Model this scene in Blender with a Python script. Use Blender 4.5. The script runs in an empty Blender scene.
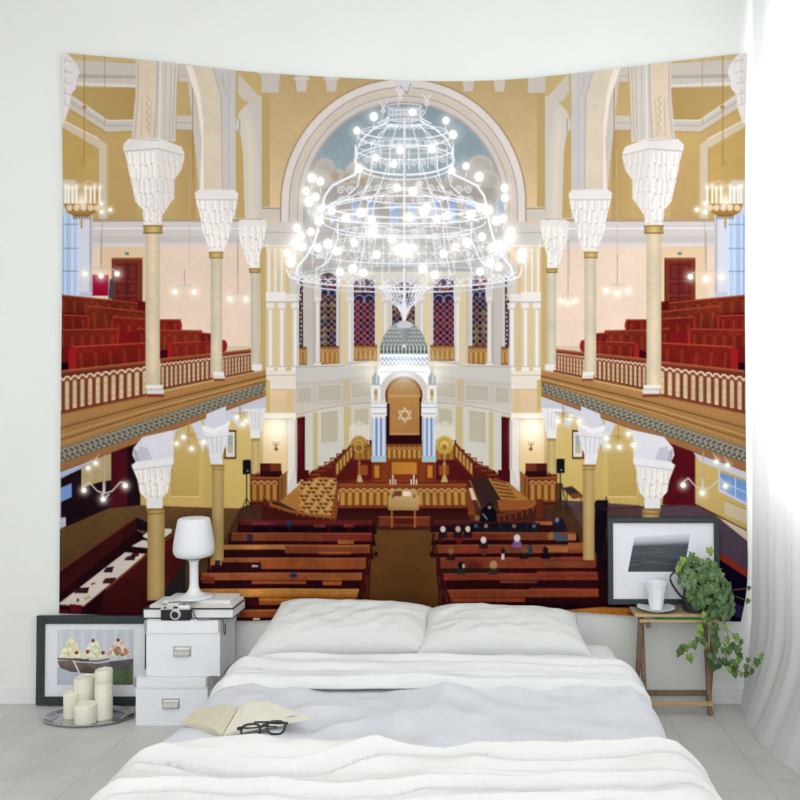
# ---------------------------------------------------------------- printed picture of the tapestry
# A small software painter: lays the printed artwork of the tapestry out as flat dye colours.
import numpy as np, math, random
PX0, PX1, PY0, PY1 = 54.0, 752.0, 46.0, 630.0      # extent of the print sheet in print units
SS = 3
PW, PH = int((PX1 - PX0) * SS), int((PY1 - PY0) * SS)
CV = np.zeros((PH, PW, 3), np.float32) + np.array((226, 206, 180), np.float32)
MIR = [False]
AX = 807.0
rs = np.random.RandomState(5)

def nz(h, w, cell):                                   # smooth value noise
    gh, gw = int(h / cell) + 3, int(w / cell) + 3
    g = rs.rand(gh, gw).astype(np.float32)
    ys = np.arange(h) / cell; xs = np.arange(w) / cell
    y0 = ys.astype(int); x0 = xs.astype(int)
    fy = (ys - y0)[:, None]; fx = (xs - x0)[None, :]
    fy = fy * fy * (3 - 2 * fy); fx = fx * fx * (3 - 2 * fx)
    a = g[y0][:, x0]; b = g[y0][:, x0 + 1]; c = g[y0 + 1][:, x0]; d = g[y0 + 1][:, x0 + 1]
    return (a * (1 - fx) + b * fx) * (1 - fy) + (c * (1 - fx) + d * fx) * fy
NF = nz(PH, PW, 4.5) - .5
NM = nz(PH, PW, 14) - .5
NB = nz(PH, PW, 60) - .5
NV = (nz(PH, PW // 2 + 1, 3).repeat(2, 1)[:, :PW]) - .5

def tx(p):
    a = np.array(p, np.float32)
    if MIR[0]: a = np.stack([AX - a[:, 0], a[:, 1]], 1)
    return np.stack([(a[:, 0] - PX0) * SS, (a[:, 1] - PY0) * SS], 1)

def pmask(pts):
    q = tx(pts)
    x0, y0 = np.floor(q.min(0)).astype(int); x1, y1 = np.ceil(q.max(0)).astype(int) + 1
    x0 = max(x0, 0); y0 = max(y0, 0); x1 = min(x1, PW); y1 = min(y1, PH)
    if x1 <= x0 or y1 <= y0: return None
    t = np.zeros((y1 - y0, x1 - x0 + 1), np.int32)
    for i in range(len(q)):
        ax, ay = q[i]; bx, by = q[(i + 1) % len(q)]
        if ay == by: continue
        if ay > by: ax, ay, bx, by = bx, by, ax, ay
        r0 = max(int(math.ceil(ay - .5)), y0); r1 = min(int(math.ceil(by - .5)), y1)
        if r1 <= r0: continue
        r = np.arange(r0, r1); xc = ax + (r + .5 - ay) * (bx - ax) / (by - ay)
        c = np.clip(np.ceil(xc - .5).astype(int) - x0, 0, x1 - x0)
        np.add.at(t, (r - y0, c), 1)
    return x0, y0, x1, y1, (np.cumsum(t, 1)[:, :-1] % 2).astype(np.float32)

def put(m, col, a=1., col2=None, d='v', n=0., tex=None):
    if m is None: return
    x0, y0, x1, y1, k = m
    c = np.array(col, np.float32)
    if col2 is not None:
        c2 = np.array(col2, np.float32)
        if d == 'v': t = np.linspace(0, 1, y1 - y0)[:, None, None]
        else:
            t = np.linspace(0, 1, x1 - x0)[None, :, None]
            if MIR[0]: t = 1 - t
            if d == 'c': t = np.abs(t * 2 - 1) ** 1.5
        c = c * (1 - t) + c2 * t
    c = np.broadcast_to(c, (y1 - y0, x1 - x0, 3)).astype(np.float32)
    if n:
        s = np.s_[y0:y1, x0:x1]
        c = c * (1 + n * (NF[s] * .35 + NM[s] * .4 + NB[s] * .8))[:, :, None]
    if tex is not None:
        c = c * tex[y0:y1, x0:x1, None]
    w = (k * a)[:, :, None]
    CV[y0:y1, x0:x1] = CV[y0:y1, x0:x1] * (1 - w) + c * w

def P(pts, col, a=1., **k): put(pmask(pts), col, a, **k)
def R(x0, y0, x1, y1, col, a=1., **k): P([(x0, y0), (x1, y0), (x1, y1), (x0, y1)], col, a, **k)
def ell(cx, cy, rx, ry, t0=0, t1=360, n=48):
    return [(cx + rx * math.cos(math.radians(t0 + (t1 - t0) * i / n)), cy - ry * math.sin(math.radians(t0 + (t1 - t0) * i / n))) for i in range(n + 1)]
def E(cx, cy, rx, ry, col, a=1., **k): P(ell(cx, cy, rx, ry, n=28), col, a, **k)
def L(pts, w, col, a=1., soft=.5):
    q = tx(pts); hw = w * SS / 2
    x0, y0 = np.floor(q.min(0) - hw - 2).astype(int); x1, y1 = np.ceil(q.max(0) + hw + 2).astype(int)
    x0 = max(x0, 0); y0 = max(y0, 0); x1 = min(x1, PW); y1 = min(y1, PH)
    if x1 <= x0 or y1 <= y0: return
    m = np.zeros((y1 - y0, x1 - x0), np.float32)
    for i in range(len(q) - 1):
        ax, ay = q[i]; bx, by = q[i + 1]
        u0 = max(int(min(ax, bx) - hw - 2), x0); u1 = min(int(max(ax, bx) + hw + 3), x1)
        v0 = max(int(min(ay, by) - hw - 2), y0); v1 = min(int(max(ay, by) + hw + 3), y1)
        if u1 <= u0 or v1 <= v0: continue
        X = np.arange(u0, u1)[None, :] + .5; Y = np.arange(v0, v1)[:, None] + .5
        dx, dy = bx - ax, by - ay; l2 = dx * dx + dy * dy + 1e-6
        t = np.clip(((X - ax) * dx + (Y - ay) * dy) / l2, 0, 1)
        ds = np.sqrt((X - ax - t * dx) ** 2 + (Y - ay - t * dy) ** 2)
        v = np.clip((hw + soft - ds) / (2 * soft), 0, 1)
        s = np.s_[v0 - y0:v1 - y0, u0 - x0:u1 - x0]
        m[s] = np.maximum(m[s], v)
    put((x0, y0, x1, y1, m), col, a)
def G(cx, cy, r, col=(255, 255, 255), a=1., core=0., yr=1.):     # dyed bloom printed around a lamp
    c = tx([(cx, cy)])[0]; rr = r * SS * 2.4
    x0 = max(int(c[0] - rr), 0); x1 = min(int(c[0] + rr), PW); y0 = max(int(c[1] - rr * yr), 0); y1 = min(int(c[1] + rr * yr), PH)
    if x1 <= x0 or y1 <= y0: return
    X = np.arange(x0, x1)[None, :] - c[0]; Y = (np.arange(y0, y1)[:, None] - c[1]) / yr
    d = np.sqrt(X * X + Y * Y) / (r * SS)
    m = np.exp(-np.clip(d - core, 0, 9) ** 2 * 1.6) * a
    put((x0, y0, x1, y1, np.clip(m, 0, 1).astype(np.float32)), col, 1.)
def both(f, *a):
    MIR[0] = False; f(*a); MIR[0] = True; f(*a); MIR[0] = False
def lerp(a, b, t): return a + (b - a) * t
def quad(a, b, c, d, u, v):                          # a,b top left/right; d,c bottom left/right
    return (lerp(lerp(a[0], b[0], u), lerp(d[0], c[0], u), v), lerp(lerp(a[1], b[1], u), lerp(d[1], c[1], u), v))
def arcade(a, b, c, d, n, back, post, rim, fill, dots=True, head=.13, foot=.93, rimw=.9):
    """a row of n little round arches in the quad a b c d"""
    P([a, b, c, d], back)
    for i in range(n):
        q = lambda u, v: quad(a, b, c, d, (i + u) / n, v)
        wd = math.hypot(b[0] - a[0], b[1] - a[1]) / n; ht = math.hypot(d[0] - a[0], d[1] - a[1])
        def arch(m, top, bot):
            hh = (.5 - m) * wd / ht
            o = [q(m, bot)]
            for k in range(9):
                t = math.pi * (1 - k / 8)
                o.append(q(.5 + (.5 - m) * math.cos(t), top + hh * (1 - math.sin(t))))
            o.append(q(1 - m, bot)); return o
        o = arch(.08, head, foot)
        P(o, fill, n=.12, a=.25)
        L(o[1:-1], rimw, rim)
        o = arch(.2, head + .1, foot)
        P(o, fill, n=.12)
        L(o, rimw * .55, post, .8)
        if dots:
            for v in (.42, .62, .8):
                x, y = q(.5, v); E(x, y, .55, .6, (120, 85, 55), .7)
def gold_ring(x0, x1, y0, y1):
    R(x0, y0, x1, y1, (222, 192, 124), col2=(160, 128, 72), d='c')
    R(x0 - .6, y0, x1 + .6, y0 + 1.5, (165, 130, 60)); R(x0 - .3, y1 - 1.2, x1 + .3, y1, (135, 100, 45))
def shaft(x0, x1, y0, y1, ca, cb, n=.18):
    R(x0, y0, x1, y1, ca, col2=cb, d='c', n=n)

def capital(pts, x0, x1, y0, y1, rows, seed):
    r = random.Random(seed)
    P(pts, (244, 240, 238), col2=(238, 233, 231), d='h', n=.05)
    m = pmask(pts)
    if m is None: return
    # carved leaves: grey hollows kept inside the outline
    save = CV.copy()[m[1]:m[3], m[0]:m[2]]
    for j in range(rows):
        yy = lerp(y0, y1, (j + .45) / rows)
        nn = max(3, int((x1 - x0) / 5.5))
        for i in range(nn):
            xx = lerp(x0, x1, (i + .5 + .3 * (j % 2)) / nn) + r.uniform(-1.2, 1.2); yj = yy + r.uniform(-2, 2)
            h = (y1 - y0) / rows * r.uniform(.35, .6)
            L([(xx - 1.2, yj - h), (xx + r.uniform(-.6, .8), yj - h * .2), (xx - .2, yj + h)], .8, (206, 198, 194), .55)
            L([(xx + 1.1, yj - h), (xx + r.uniform(.8, 2), yj), (xx + 1.4, yj + h * .7)], 1.2, (250, 248, 247), .8)
            E(xx + r.uniform(-1, 1), yj + h * .9, 1.5, 1.1, (214, 206, 202), .6); E(xx + 1, yj + h * .5, 1.1, 1.2, (252, 250, 249), .6)
    a = m[4][:, :, None]
    CV[m[1]:m[3], m[0]:m[2]] = CV[m[1]:m[3], m[0]:m[2]] * a + save * (1 - a)

def bulb(x, y, r=2.6, tail=True, g=2.3):
    if tail: L([(x, y + r * .6), (x, y + r + 2.4)], 1.5, (215, 150, 110), .8); L([(x, y + r + 2.4), (x, y + r + 7)], 1.1, (245, 243, 245), .9)
    G(x, y, r * g, (255, 252, 250), .62); E(x, y, r, r * 1.1, (255, 255, 255))

def small_chandelier(x, y, w, chain=0, bs=3, r=2.):
    if chain: L([(x, chain), (x, y - 6)], .8, (175, 155, 130), .9)
    for i in range(bs):
        t = -1 + 2 * i / (bs - 1); bx = x + w * t; by = y + (2.2 if abs(t) < .5 else 0)
        L([(x, y - 6), (lerp(x, bx, .5), y - 6.5), (bx, by - 2)], .9, (215, 205, 195))
    for i in range(bs):
        t = -1 + 2 * i / (bs - 1); bx = x + w * t; by = y + (2.2 if abs(t) < .5 else 0)
        G(bx, by, r * 2.6, (255, 250, 235), .75); E(bx, by, r, r, (255, 255, 252))

def pew(pts, col, dark=None, panels=0, hi=None):
    """pts: a top left, b top right, c bottom right, d bottom left"""
    col = tuple(v * .88 for v in col)
    P(pts, col, n=.35, col2=tuple(v * .78 for v in col))
    a, b, c, d = pts
    for i in range(panels):
        q = lambda u, v: quad(a, b, c, d, (i + u) / panels, v)
        L([q(.5, .34), q(.5, .98)], 3.2, (176, 76, 44), .3)
        for u in (.3, .7): L([q(u, .36), q(u, .98)], .5, (86, 18, 16), .45)
        L([q(.04, .4), q(.2, .34), q(.3, .24), q(.5, .2), q(.7, .24), q(.8, .34), q(.96, .4)], .7, (84, 20, 16), .7)
        L([q(0, .34), q(0, 1)], .9, (92, 22, 20), .6)
    L([a, b], 1.3, hi or (158, 66, 48))
    L([quad(a, b, c, d, 0, .12), quad(a, b, c, d, 1, .12)], .7, (88, 22, 18), .6)

# ------------------------------------------------------------------ 1 upper side galleries
WALL = (206, 172, 112); CORN = (216, 206, 196); CREAM = (232, 212, 190)
def side_upper():
    R(54, 46, 270, 222, WALL, n=.06)
    R(54, 46, 140, 62, (214, 188, 136))
    # ceiling beams
    P([(72, 60), (137, 64), (137, 86), (74, 82)], CORN); P([(72, 74), (137, 76), (137, 79), (72, 78)], (190, 178, 168))
    P([(74, 82), (137, 85), (137, 88), (76, 86)], (232, 226, 220))
    P([(76, 88), (137, 88), (137, 120), (108, 122), (72, 96)], (200, 166, 108), col2=(188, 152, 92), d='h')
    P([(68, 92), (108, 120), (137, 120), (137, 131), (107, 132), (66, 106)], CORN)
    L([(66, 99), (107, 126), (137, 126)], 1.1, (188, 176, 166)); L([(66, 94), (108, 121), (137, 120.5)], 1., (236, 230, 224))
    L([(64, 107), (107, 133), (137, 132)], 1.4, (196, 160, 96))
    P([(62, 119), (98, 138), (109, 146), (109, 219), (98, 219), (98, 148), (62, 127)], (222, 204, 176))
    L([(62, 120), (99, 139)], 1.6, (236, 224, 208)); R(98, 148, 99.5, 219, (196, 168, 120)); R(107, 146, 109, 219, (210, 180, 130))
    P([(62, 128), (98, 149), (98, 219), (62, 219)], (205, 168, 98), n=.06)
    P([(109, 134), (137, 133), (137, 219), (109, 219)], (208, 172, 110), col2=(196, 160, 104), n=.05)
    # right of the great column
    R(176, 46, 205, 219, (206, 174, 118), n=.05)
    P([(179, 64), (200, 68), (203, 82), (179, 82)], CORN); L([(179, 76), (203, 77)], 1, (188, 176, 166))
    P([(177, 116), (204, 116), (204, 130), (177, 130)], CORN); L([(177, 123), (204, 123)], 1, (186, 174, 166)); L([(177, 131), (204, 131)], 1, (180, 146, 90))
    R(176, 132, 196, 219, (202, 168, 110), col2=(190, 154, 96), d='h')
    # middle arch and strip
    P([(186, 60), (262, 60), (262, 222), (203, 222)], (214, 204, 196))
    P([(235, 60), (262, 76), (262, 96), (247, 104), (240, 112), (236, 128)], (206, 178, 122))
    P([(239, 74), (262, 100), (262, 108), (243, 100), (238, 92)], (214, 202, 190))
    P([(236, 132), (239, 124), (243, 150), (245, 218), (236, 218)], (202, 168, 104))
    P([(240, 112), (246, 106), (252, 112), (256, 135), (259, 165), (260, 222), (245, 222), (244, 160), (241, 136), (236, 126)], (222, 212, 202))
    P([(245, 118), (250, 122), (254, 160), (255, 222), (249, 222), (248, 160)], (228, 218, 200))
    L([(240, 119), (240, 132)], .8, (150, 130, 100))
    R(262, 60, 270, 222, (208, 176, 120))
    # walls behind the gallery
    R(54, 219, 270, 346, (236, 218, 200), col2=(240, 222, 202), n=.03)
    R(54, 219, 270, 222, (186, 158, 122)); R(54, 222, 270, 236, (222, 214, 214)); R(54, 236, 270, 245, (214, 204, 200))
    R(54, 228, 270, 229.5, (240, 236, 238)); R(54, 243, 270, 246.5, (226, 220, 222))
    R(100, 247, 146, 330, (234, 208, 170), col2=(238, 216, 186))
    # tall window by the edge
    R(54, 206, 93, 300, (206, 208, 222)); R(62, 180, 76, 216, (222, 216, 228), .7)
    R(56, 215, 79, 296, (150, 188, 232), col2=(206, 222, 240), d='h')
    for xx in (65, 72, 78.5): R(xx, 215, xx + 1.2, 296, (232, 236, 246))
    for yy in (224, 248, 271): R(56, yy, 79, yy + 1., (120, 140, 170), .8)
    R(80, 215, 90, 292, (226, 226, 236)); R(90, 217, 92, 292, (196, 184, 182))
    # door
    R(112, 259, 143, 310, (112, 52, 32)); R(114.5, 262, 140, 310, (122, 46, 36))
    for i in range(2):
        for (a, b) in ((264, 280), (283, 294), (297, 308)):
            R(117 + i * 11.5, a, 126 + i * 11.5, b, (86, 26, 30)); R(118.3 + i * 11.5, a + 1.3, 124.7 + i * 11.5, b - 1.3, (112, 42, 38))
    R(127, 262, 128, 310, (70, 22, 22)); R(112, 258, 143, 260.5, (150, 78, 44))
    R(125.5, 252.5, 129.5, 255.5, (90, 150, 130))
def left_extra():
    R(93, 275, 109, 296, (176, 24, 62), col2=(150, 14, 50)); P([(110, 279), (115, 279), (113, 299), (109, 299)], (60, 70, 84))
both(side_upper); left_extra()

def gallery_lamps():
    L([(84.5, 54), (84.5, 166)], .9, (176, 132, 60)); E(84.8, 107.5, 2.3, 2, (190, 140, 60)); 
    L([(105, 57), (105, 125)], .8, (190, 158, 100)); L([(193, 66), (193, 180)], .8, (168, 130, 74))
    L([(191, 150), (189.5, 262)], .6, (200, 188, 170)); L([(237.5, 240), (237.5, 275)], .6, (200, 188, 170))
    L([(103, 215), (102, 264)], .7, (186, 178, 166))
    # brass candle chandelier
    L([(82, 160), (82, 166)], 3.4, (196, 160, 96)); L([(81, 168), (78, 180), (77, 196)], .7, (196, 170, 130)); L([(83, 168), (87, 180), (88, 196)], .7, (196, 170, 130))
    P([(64, 204), (101, 204), (96, 213), (88, 217), (76, 217), (68, 213)], (168, 120, 64)); 
    for xx in (70, 77, 84, 91, 97): E(xx, 208, 3, 3.2, (236, 214, 170))
    for xx in range(74, 92, 2): L([(xx, 215), (xx, 219)], .9, (120, 80, 40))
    L([(82, 218), (82, 228)], 1.6, (180, 140, 90)); E(82, 223, 1.8, 1.5, (210, 170, 110))
    for i, xx in enumerate((66, 69, 73, 77, 86, 91, 95, 100)):
        L([(xx, 186 + (i % 3)), (xx, 203)], 1.9, (250, 246, 240)); G(xx, 186 + i % 3, 4, (255, 250, 240), .7)
    L([(64, 183), (72, 181), (80, 186), (88, 181), (98, 184)], .8, (230, 214, 190))
    G(82, 202, 7, (255, 250, 235), .9); G(82, 197, 12, (255, 250, 240), .5)
    for x, y in ((101.5, 204), (110.5, 210), (102, 212)): G(x, y, 4.5, (255, 250, 240), .9); E(x, y, 1.8, 1.8, (255, 255, 255))
both(gallery_lamps)
MIR[0] = False
small_chandelier(101.5, 274, 16, 232, 3, 2.8); small_chandelier(185, 292, 9.5, 270, 2, 2.6); small_chandelier(238, 299, 8, 240, 2, 2.4)
small_chandelier(705.5, 277, 15.5, 232, 3, 2.8); small_chandelier(617, 291, 11, 255, 3, 2.4); small_chandelier(568, 301, 7, 240, 3, 2.)

# ------------------------------------------------------------------ 2 middle wall, great arch, apse
R(262, 46, 545, 230, (190, 160, 108), col2=(232, 204, 160), n=.04)
R(262, 46, 270, 215, (196, 166, 108)); R(537, 46, 545, 215, (194, 164, 110))
for x in (300, 330, 467, 498): P([(x - 5, 76), (x + 8, 76), (x + 6, 92), (x - 3, 92)], (216, 204, 194)); L([(x - 6, 79), (x + 9, 79)], 1.6, (226, 216, 208))
for x in (262, 528): P([(x, 60), (x + 18, 74), (x + 17, 93), (x, 93)], (212, 202, 194))
R(262, 207, 285, 220, (218, 206, 196)); R(522, 207, 545, 220, (218, 206, 196)); R(262, 208, 285, 209, (160, 130, 90)); R(522, 208, 545, 209, (160, 130, 90))
def archband(r0, r1, col, cy=204, yb=300, a=1.):
    o = ell(403.5, cy, r0, r0 * 1.02, 180, 0); i = ell(403.5, cy, r1, r1 * 1.02, 0, 180)
    P([(403.5 - r0, yb)] + o + [(403.5 + r0, yb), (403.5 + r1, yb)] + i + [(403.5 - r1, yb)], col, a, n=.03)
archband(123, 99, (220, 212, 206)); archband(123, 122, (150, 122, 96)); archband(121, 115, (230, 222, 216)); archband(114.4, 113.4, (170, 158, 152))
archband(112, 106, (220, 206, 190)); archband(106, 105, (176, 162, 154)); archband(103, 99, (216, 206, 200)); archband(100, 99.2, (160, 148, 144))
P([(304, 300)] + ell(403.5, 204, 99, 101, 180, 0) + [(503, 300)], (176, 168, 162), col2=(190, 184, 178))
sky = ell(403.5, 204, 98, 100, 152, 28)
P(sky + [(480, 168), (455, 178), (350, 178), (330, 170)], (138, 158, 170), col2=(156, 174, 182), n=.08)
for x, y, r in ((325, 168, 10), (318, 180, 12), (338, 178, 9), (346, 184, 9), (357, 172, 11), (368, 184, 12), (352, 192, 12), (480, 168, 13), (488, 182, 12), (470, 186, 12), (455, 182, 11)):
    E(x, y, r, r, (198, 192, 184)); E(x, y + 2, r - 2, r - 2, (190, 182, 172), n=.1)
for x, y in ((335, 176), (347, 178), (362, 182)): E(x, y, 4, 5, (184, 158, 124), .7)
R(312, 188, 495, 230, (172, 164, 156), .9, n=.08)
for x0, x1, h in ((331, 336, 204), (353, 358, 202), (368.5, 375, 202), (391, 399, 204), (410, 416, 204), (433, 440, 200), (449, 456, 200), (467, 474, 202), (498, 502, 200)):
    R(x0, h, x1, 225, (140, 170, 220), col2=(180, 200, 232)); R(x0 - 1.2, h - 1, x0, 226, (208, 206, 210))
R(304, 226, 503, 286, (178, 170, 166), col2=(196, 188, 182), n=.05)
for y in (230, 246, 262): R(304, y, 503, y + 1.2, (206, 200, 196), .8)
# apse wall with windows
P([(296, 272), (511, 272), (511, 420), (296, 420)], (226, 220, 210), n=.03)
for x0, x1, c in ((304, 313, (208, 202, 196)), (313, 317, (196, 186, 176)), (340, 347, (232, 214, 168)), (338, 341, (206, 198, 190)), (377, 383, (234, 218, 170)), (390, 394, (210, 200, 180))):
    for s in (0, 1):
        a, b = (x0, x1) if s == 0 else (AX - x1, AX - x0)
        R(a, 282, b, 366, c)
def glass(x0, x1, y0, y1, tone, seed, arch=True):
    r = random.Random(seed); w = x1 - x0
    R(x0 - 2, y0 - 8, x1 + 2, y1, (214, 208, 204))
    R(x0, y0, x1, y1, (44, 30, 48))
    if arch: E((x0 + x1) / 2, y0 + 1, w / 2, 6, (70, 50, 70)); 
    for i in range(60):
        c = r.choice([(150, 40, 60), (60, 70, 130), (160, 120, 70), (200, 190, 190), (90, 40, 60)])
        E(r.uniform(x0 + 1, x1 - 1), r.uniform(y0 - 3, y0 + 9), 1.1, 1.1, c, .8)
    yb = y0 + 12
    for cx in (x0 + w * .26, x0 + w * .74):
        L(ell(cx, yb + 5, w * .2, 5, 180, 0, 10), 1, (40, 70, 140)); L(ell(cx, yb + 6, w * .28, 7, 180, 0, 10), .6, (214, 206, 214))
    nx = 3 if w > 18 else 2
    cell = w / nx; yy = yb + 6; row = 0
    while yy < y1 - 2:
        for i in range(nx):
            c = tone[r.randrange(len(tone))]
            E(x0 + (i + .5) * cell, yy + 2.6, cell * .36, 2.5, c, .95)
        yy += 6.2; row += 1
    k = 0
    for j in range(-8, 30):
        ya = yb + 2 + j * 6.2
        for sgn in (1, -1):
            pa = (x0, ya) if sgn == 1 else (x1, ya); pb = (x1, ya + w * .95) if sgn == 1 else (x0, ya + w * .95)
            # clip to the window
            (ax, ay), (bx, by) = pa, pb
            if by < yb + 4 or ay > y1: continue
            if ay < yb + 4: t = (yb + 4 - ay) / (by - ay); ax = lerp(ax, bx, t); ay = yb + 4
            if by > y1: t = (y1 - ay) / (by - ay); bx = lerp(ax, bx, t); by = y1
            L([(ax, ay), (bx, by)], .6, (206, 176, 180), .75)
    R(x0 - 1.2, y0 - 4, x0, y1, (236, 232, 230)); R(x1, y0 - 4, x1 + 1.2, y1, (236, 232, 230))
red = [(120, 22, 40), (140, 30, 46), (96, 16, 36), (110, 24, 60)]; grn = [(90, 70, 40), (60, 50, 50), (120, 110, 60), (50, 40, 60), (110, 60, 40)]
glass(320.5, 336.5, 278, 346, grn, 3); glass(354, 375, 284, 345, red, 4); glass(392.5, 415, 288, 330, grn, 9); glass(433.5, 454, 284, 345, red, 5); glass(472.5, 487.5, 280, 346, grn, 6)
for a, b in ((299.5, 303.5), (505, 509)):
    R(a, 278, b, 347, (40, 34, 48))
    for i in range(15): E(random.Random(i).uniform(a + .8, b - .8), 282 + i * 4.4, 1, 1.2, (190, 186, 200)); E((a + b) / 2, 284 + i * 4.4, .8, .8, (140, 40, 60))
TA = (206, 162, 92); TB = (122, 60, 34)
for a, b, c, d, n in ((299.5, 307, 347, 365, 2), (320.5, 339.5, 346, 365, 4), (354, 377.5, 345, 361, 5), (430.5, 454.5, 345, 361, 5), (468.5, 488.5, 346, 365, 4), (501, 508.5, 347, 365, 2)):
    R(a, c, b, d, (140, 88, 44)); arcade((a, c + 1.5), (b, c + 1.5), (b, d - 1), (a, d - 1), n, (160, 110, 60), TB, (226, 196, 130), TA, False, rimw=.5)
    R(a, c, b, c + 1.2, (112, 60, 30)); R(a, d - 1, b, d, (130, 80, 40))
def minicol(x0, x1, y0, y1, cap=True):
    R(x0, y0, x1, y1, (244, 240, 238), col2=(212, 204, 198), d='c')
    if cap: R(x0 - 1.2, y0, x1 + 1.2, y0 + 5, (238, 234, 232)); R(x0 - .6, y0 + 5, x1 + .6, y0 + 7, (220, 212, 206)); R(x0 - 1.2, y1 - 6, x1 + 1.2, y1, (240, 236, 234)); R(x0 - 1.2, y1 - 6, x1 + 1.2, y1 - 5, (200, 192, 186))
def apse_side():
    for x in (315.5, 347.5, 383): minicol(x, x + 4.5, 296, 368); R(x - 1.5, 285, x + 6, 297, (228, 222, 216))
    # pier with clustered columns
    R(262, 222, 300, 250, (220, 212, 206)); R(262, 232, 300, 233, (186, 174, 164)); R(262, 245, 300, 247, (236, 230, 224))
    R(260, 247, 297, 373, (234, 212, 158), col2=(228, 204, 150), n=.03); R(260, 247, 266, 373, (206, 176, 116)); R(286, 247, 292, 373, (222, 196, 150))
    R(290, 262, 300, 300, (222, 214, 206))
    for x in (267.5, 273.8, 280): minicol(x, x + 3.2, 248, 293, False); R(x - .6, 248, x + 3.8, 252, (236, 230, 226))
    R(266, 292, 286, 303, (240, 236, 234)); R(286, 294, 298, 303, (236, 230, 226)); R(266, 301.5, 298, 303, (206, 198, 190))
    for x in (267.8, 279.2, 292.8): minicol(x, x + 5, 303, 372)
    R(265.5, 371, 296, 391, (238, 230, 218)); R(265.5, 375, 296, 376, (206, 196, 182)); R(265.5, 389, 296, 390.5, (206, 192, 168))
    R(267, 390, 293, 414, (236, 210, 168), col2=(226, 200, 156), n=.03); R(287, 390, 293, 414, (228, 200, 150)); R(260, 378, 267, 415, (214, 178, 112))
    # curved wall panels
    P([(296, 366), (404, 360), (404, 420), (296, 420)], (232, 224, 210), n=.02)
    P([(296, 367), (340, 367), (372, 362), (372, 374), (335, 380), (296, 382)], (240, 236, 228))
    L([(297, 367), (340, 366), (372, 361)], 1, (200, 192, 180))
    for a, b in ((298, 312), (318, 342), (351, 371)):
        ya = 388 - (a - 296) * .1
        P([(a, ya), (b, ya - 1.5), (b, ya + 14), (a, ya + 16)], (224, 212, 192)); L([(a, ya), (b, ya - 1.5), (b, ya + 14), (a, ya + 16), (a, ya)], .8, (246, 242, 234))
    R(343, 380, 350, 402, (234, 214, 170))
    P([(293, 416), (320, 409), (345, 405), (373, 402), (404, 400), (404, 480), (293, 480)], (224, 204, 150), n=.03)
    for k, c in ((0, (238, 230, 216)), (2, (206, 194, 172)), (3.2, (240, 234, 222))): L([(293, 414 + k), (318, 407.5 + k), (345, 403 + k), (374, 400.5 + k)], 1.6, c)
    P([(318, 410), (344, 407), (344, 468), (318, 476)], (238, 232, 220)); P([(322, 413), (338, 411), (338, 441), (322, 443)], (216, 204, 178)); L([(322, 443), (322, 413), (338, 411)], .7, (200, 184, 156))
    P([(351, 406), (372, 404), (372, 450), (351, 460)], (234, 226, 210)); P([(355, 410), (368, 408), (368, 425), (355, 427)], (214, 202, 176))
    R(313.5, 412, 318, 470, (226, 204, 146)); R(344, 406, 351, 462, (226, 204, 146))
    R(305, 413, 313.5, 470, (236, 230, 222)); P([(297, 418), (305.5, 416.5), (305.5, 470), (297, 470)], (94, 16, 24), col2=(70, 10, 20), d='h')
both(apse_side)
def tone(x0, y0, x1, y1, f):
    s = np.s_[int((y0 - PY0) * SS):int((y1 - PY0) * SS), int((x0 - PX0) * SS):int((x1 - PX0) * SS)]; CV[s] *= np.array(f, np.float32)
tone(296, 366, 511, 404, (.89, .885, .89)); tone(296, 404, 511, 482, (.93, .93, .93))
tone(296, 284, 511, 366, (.98, .97, .97))
G(374, 374, 18, (255, 250, 238), .75); G(433, 374, 18, (255, 250, 238), .75); G(404, 372, 24, (255, 253, 250), .7)

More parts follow.
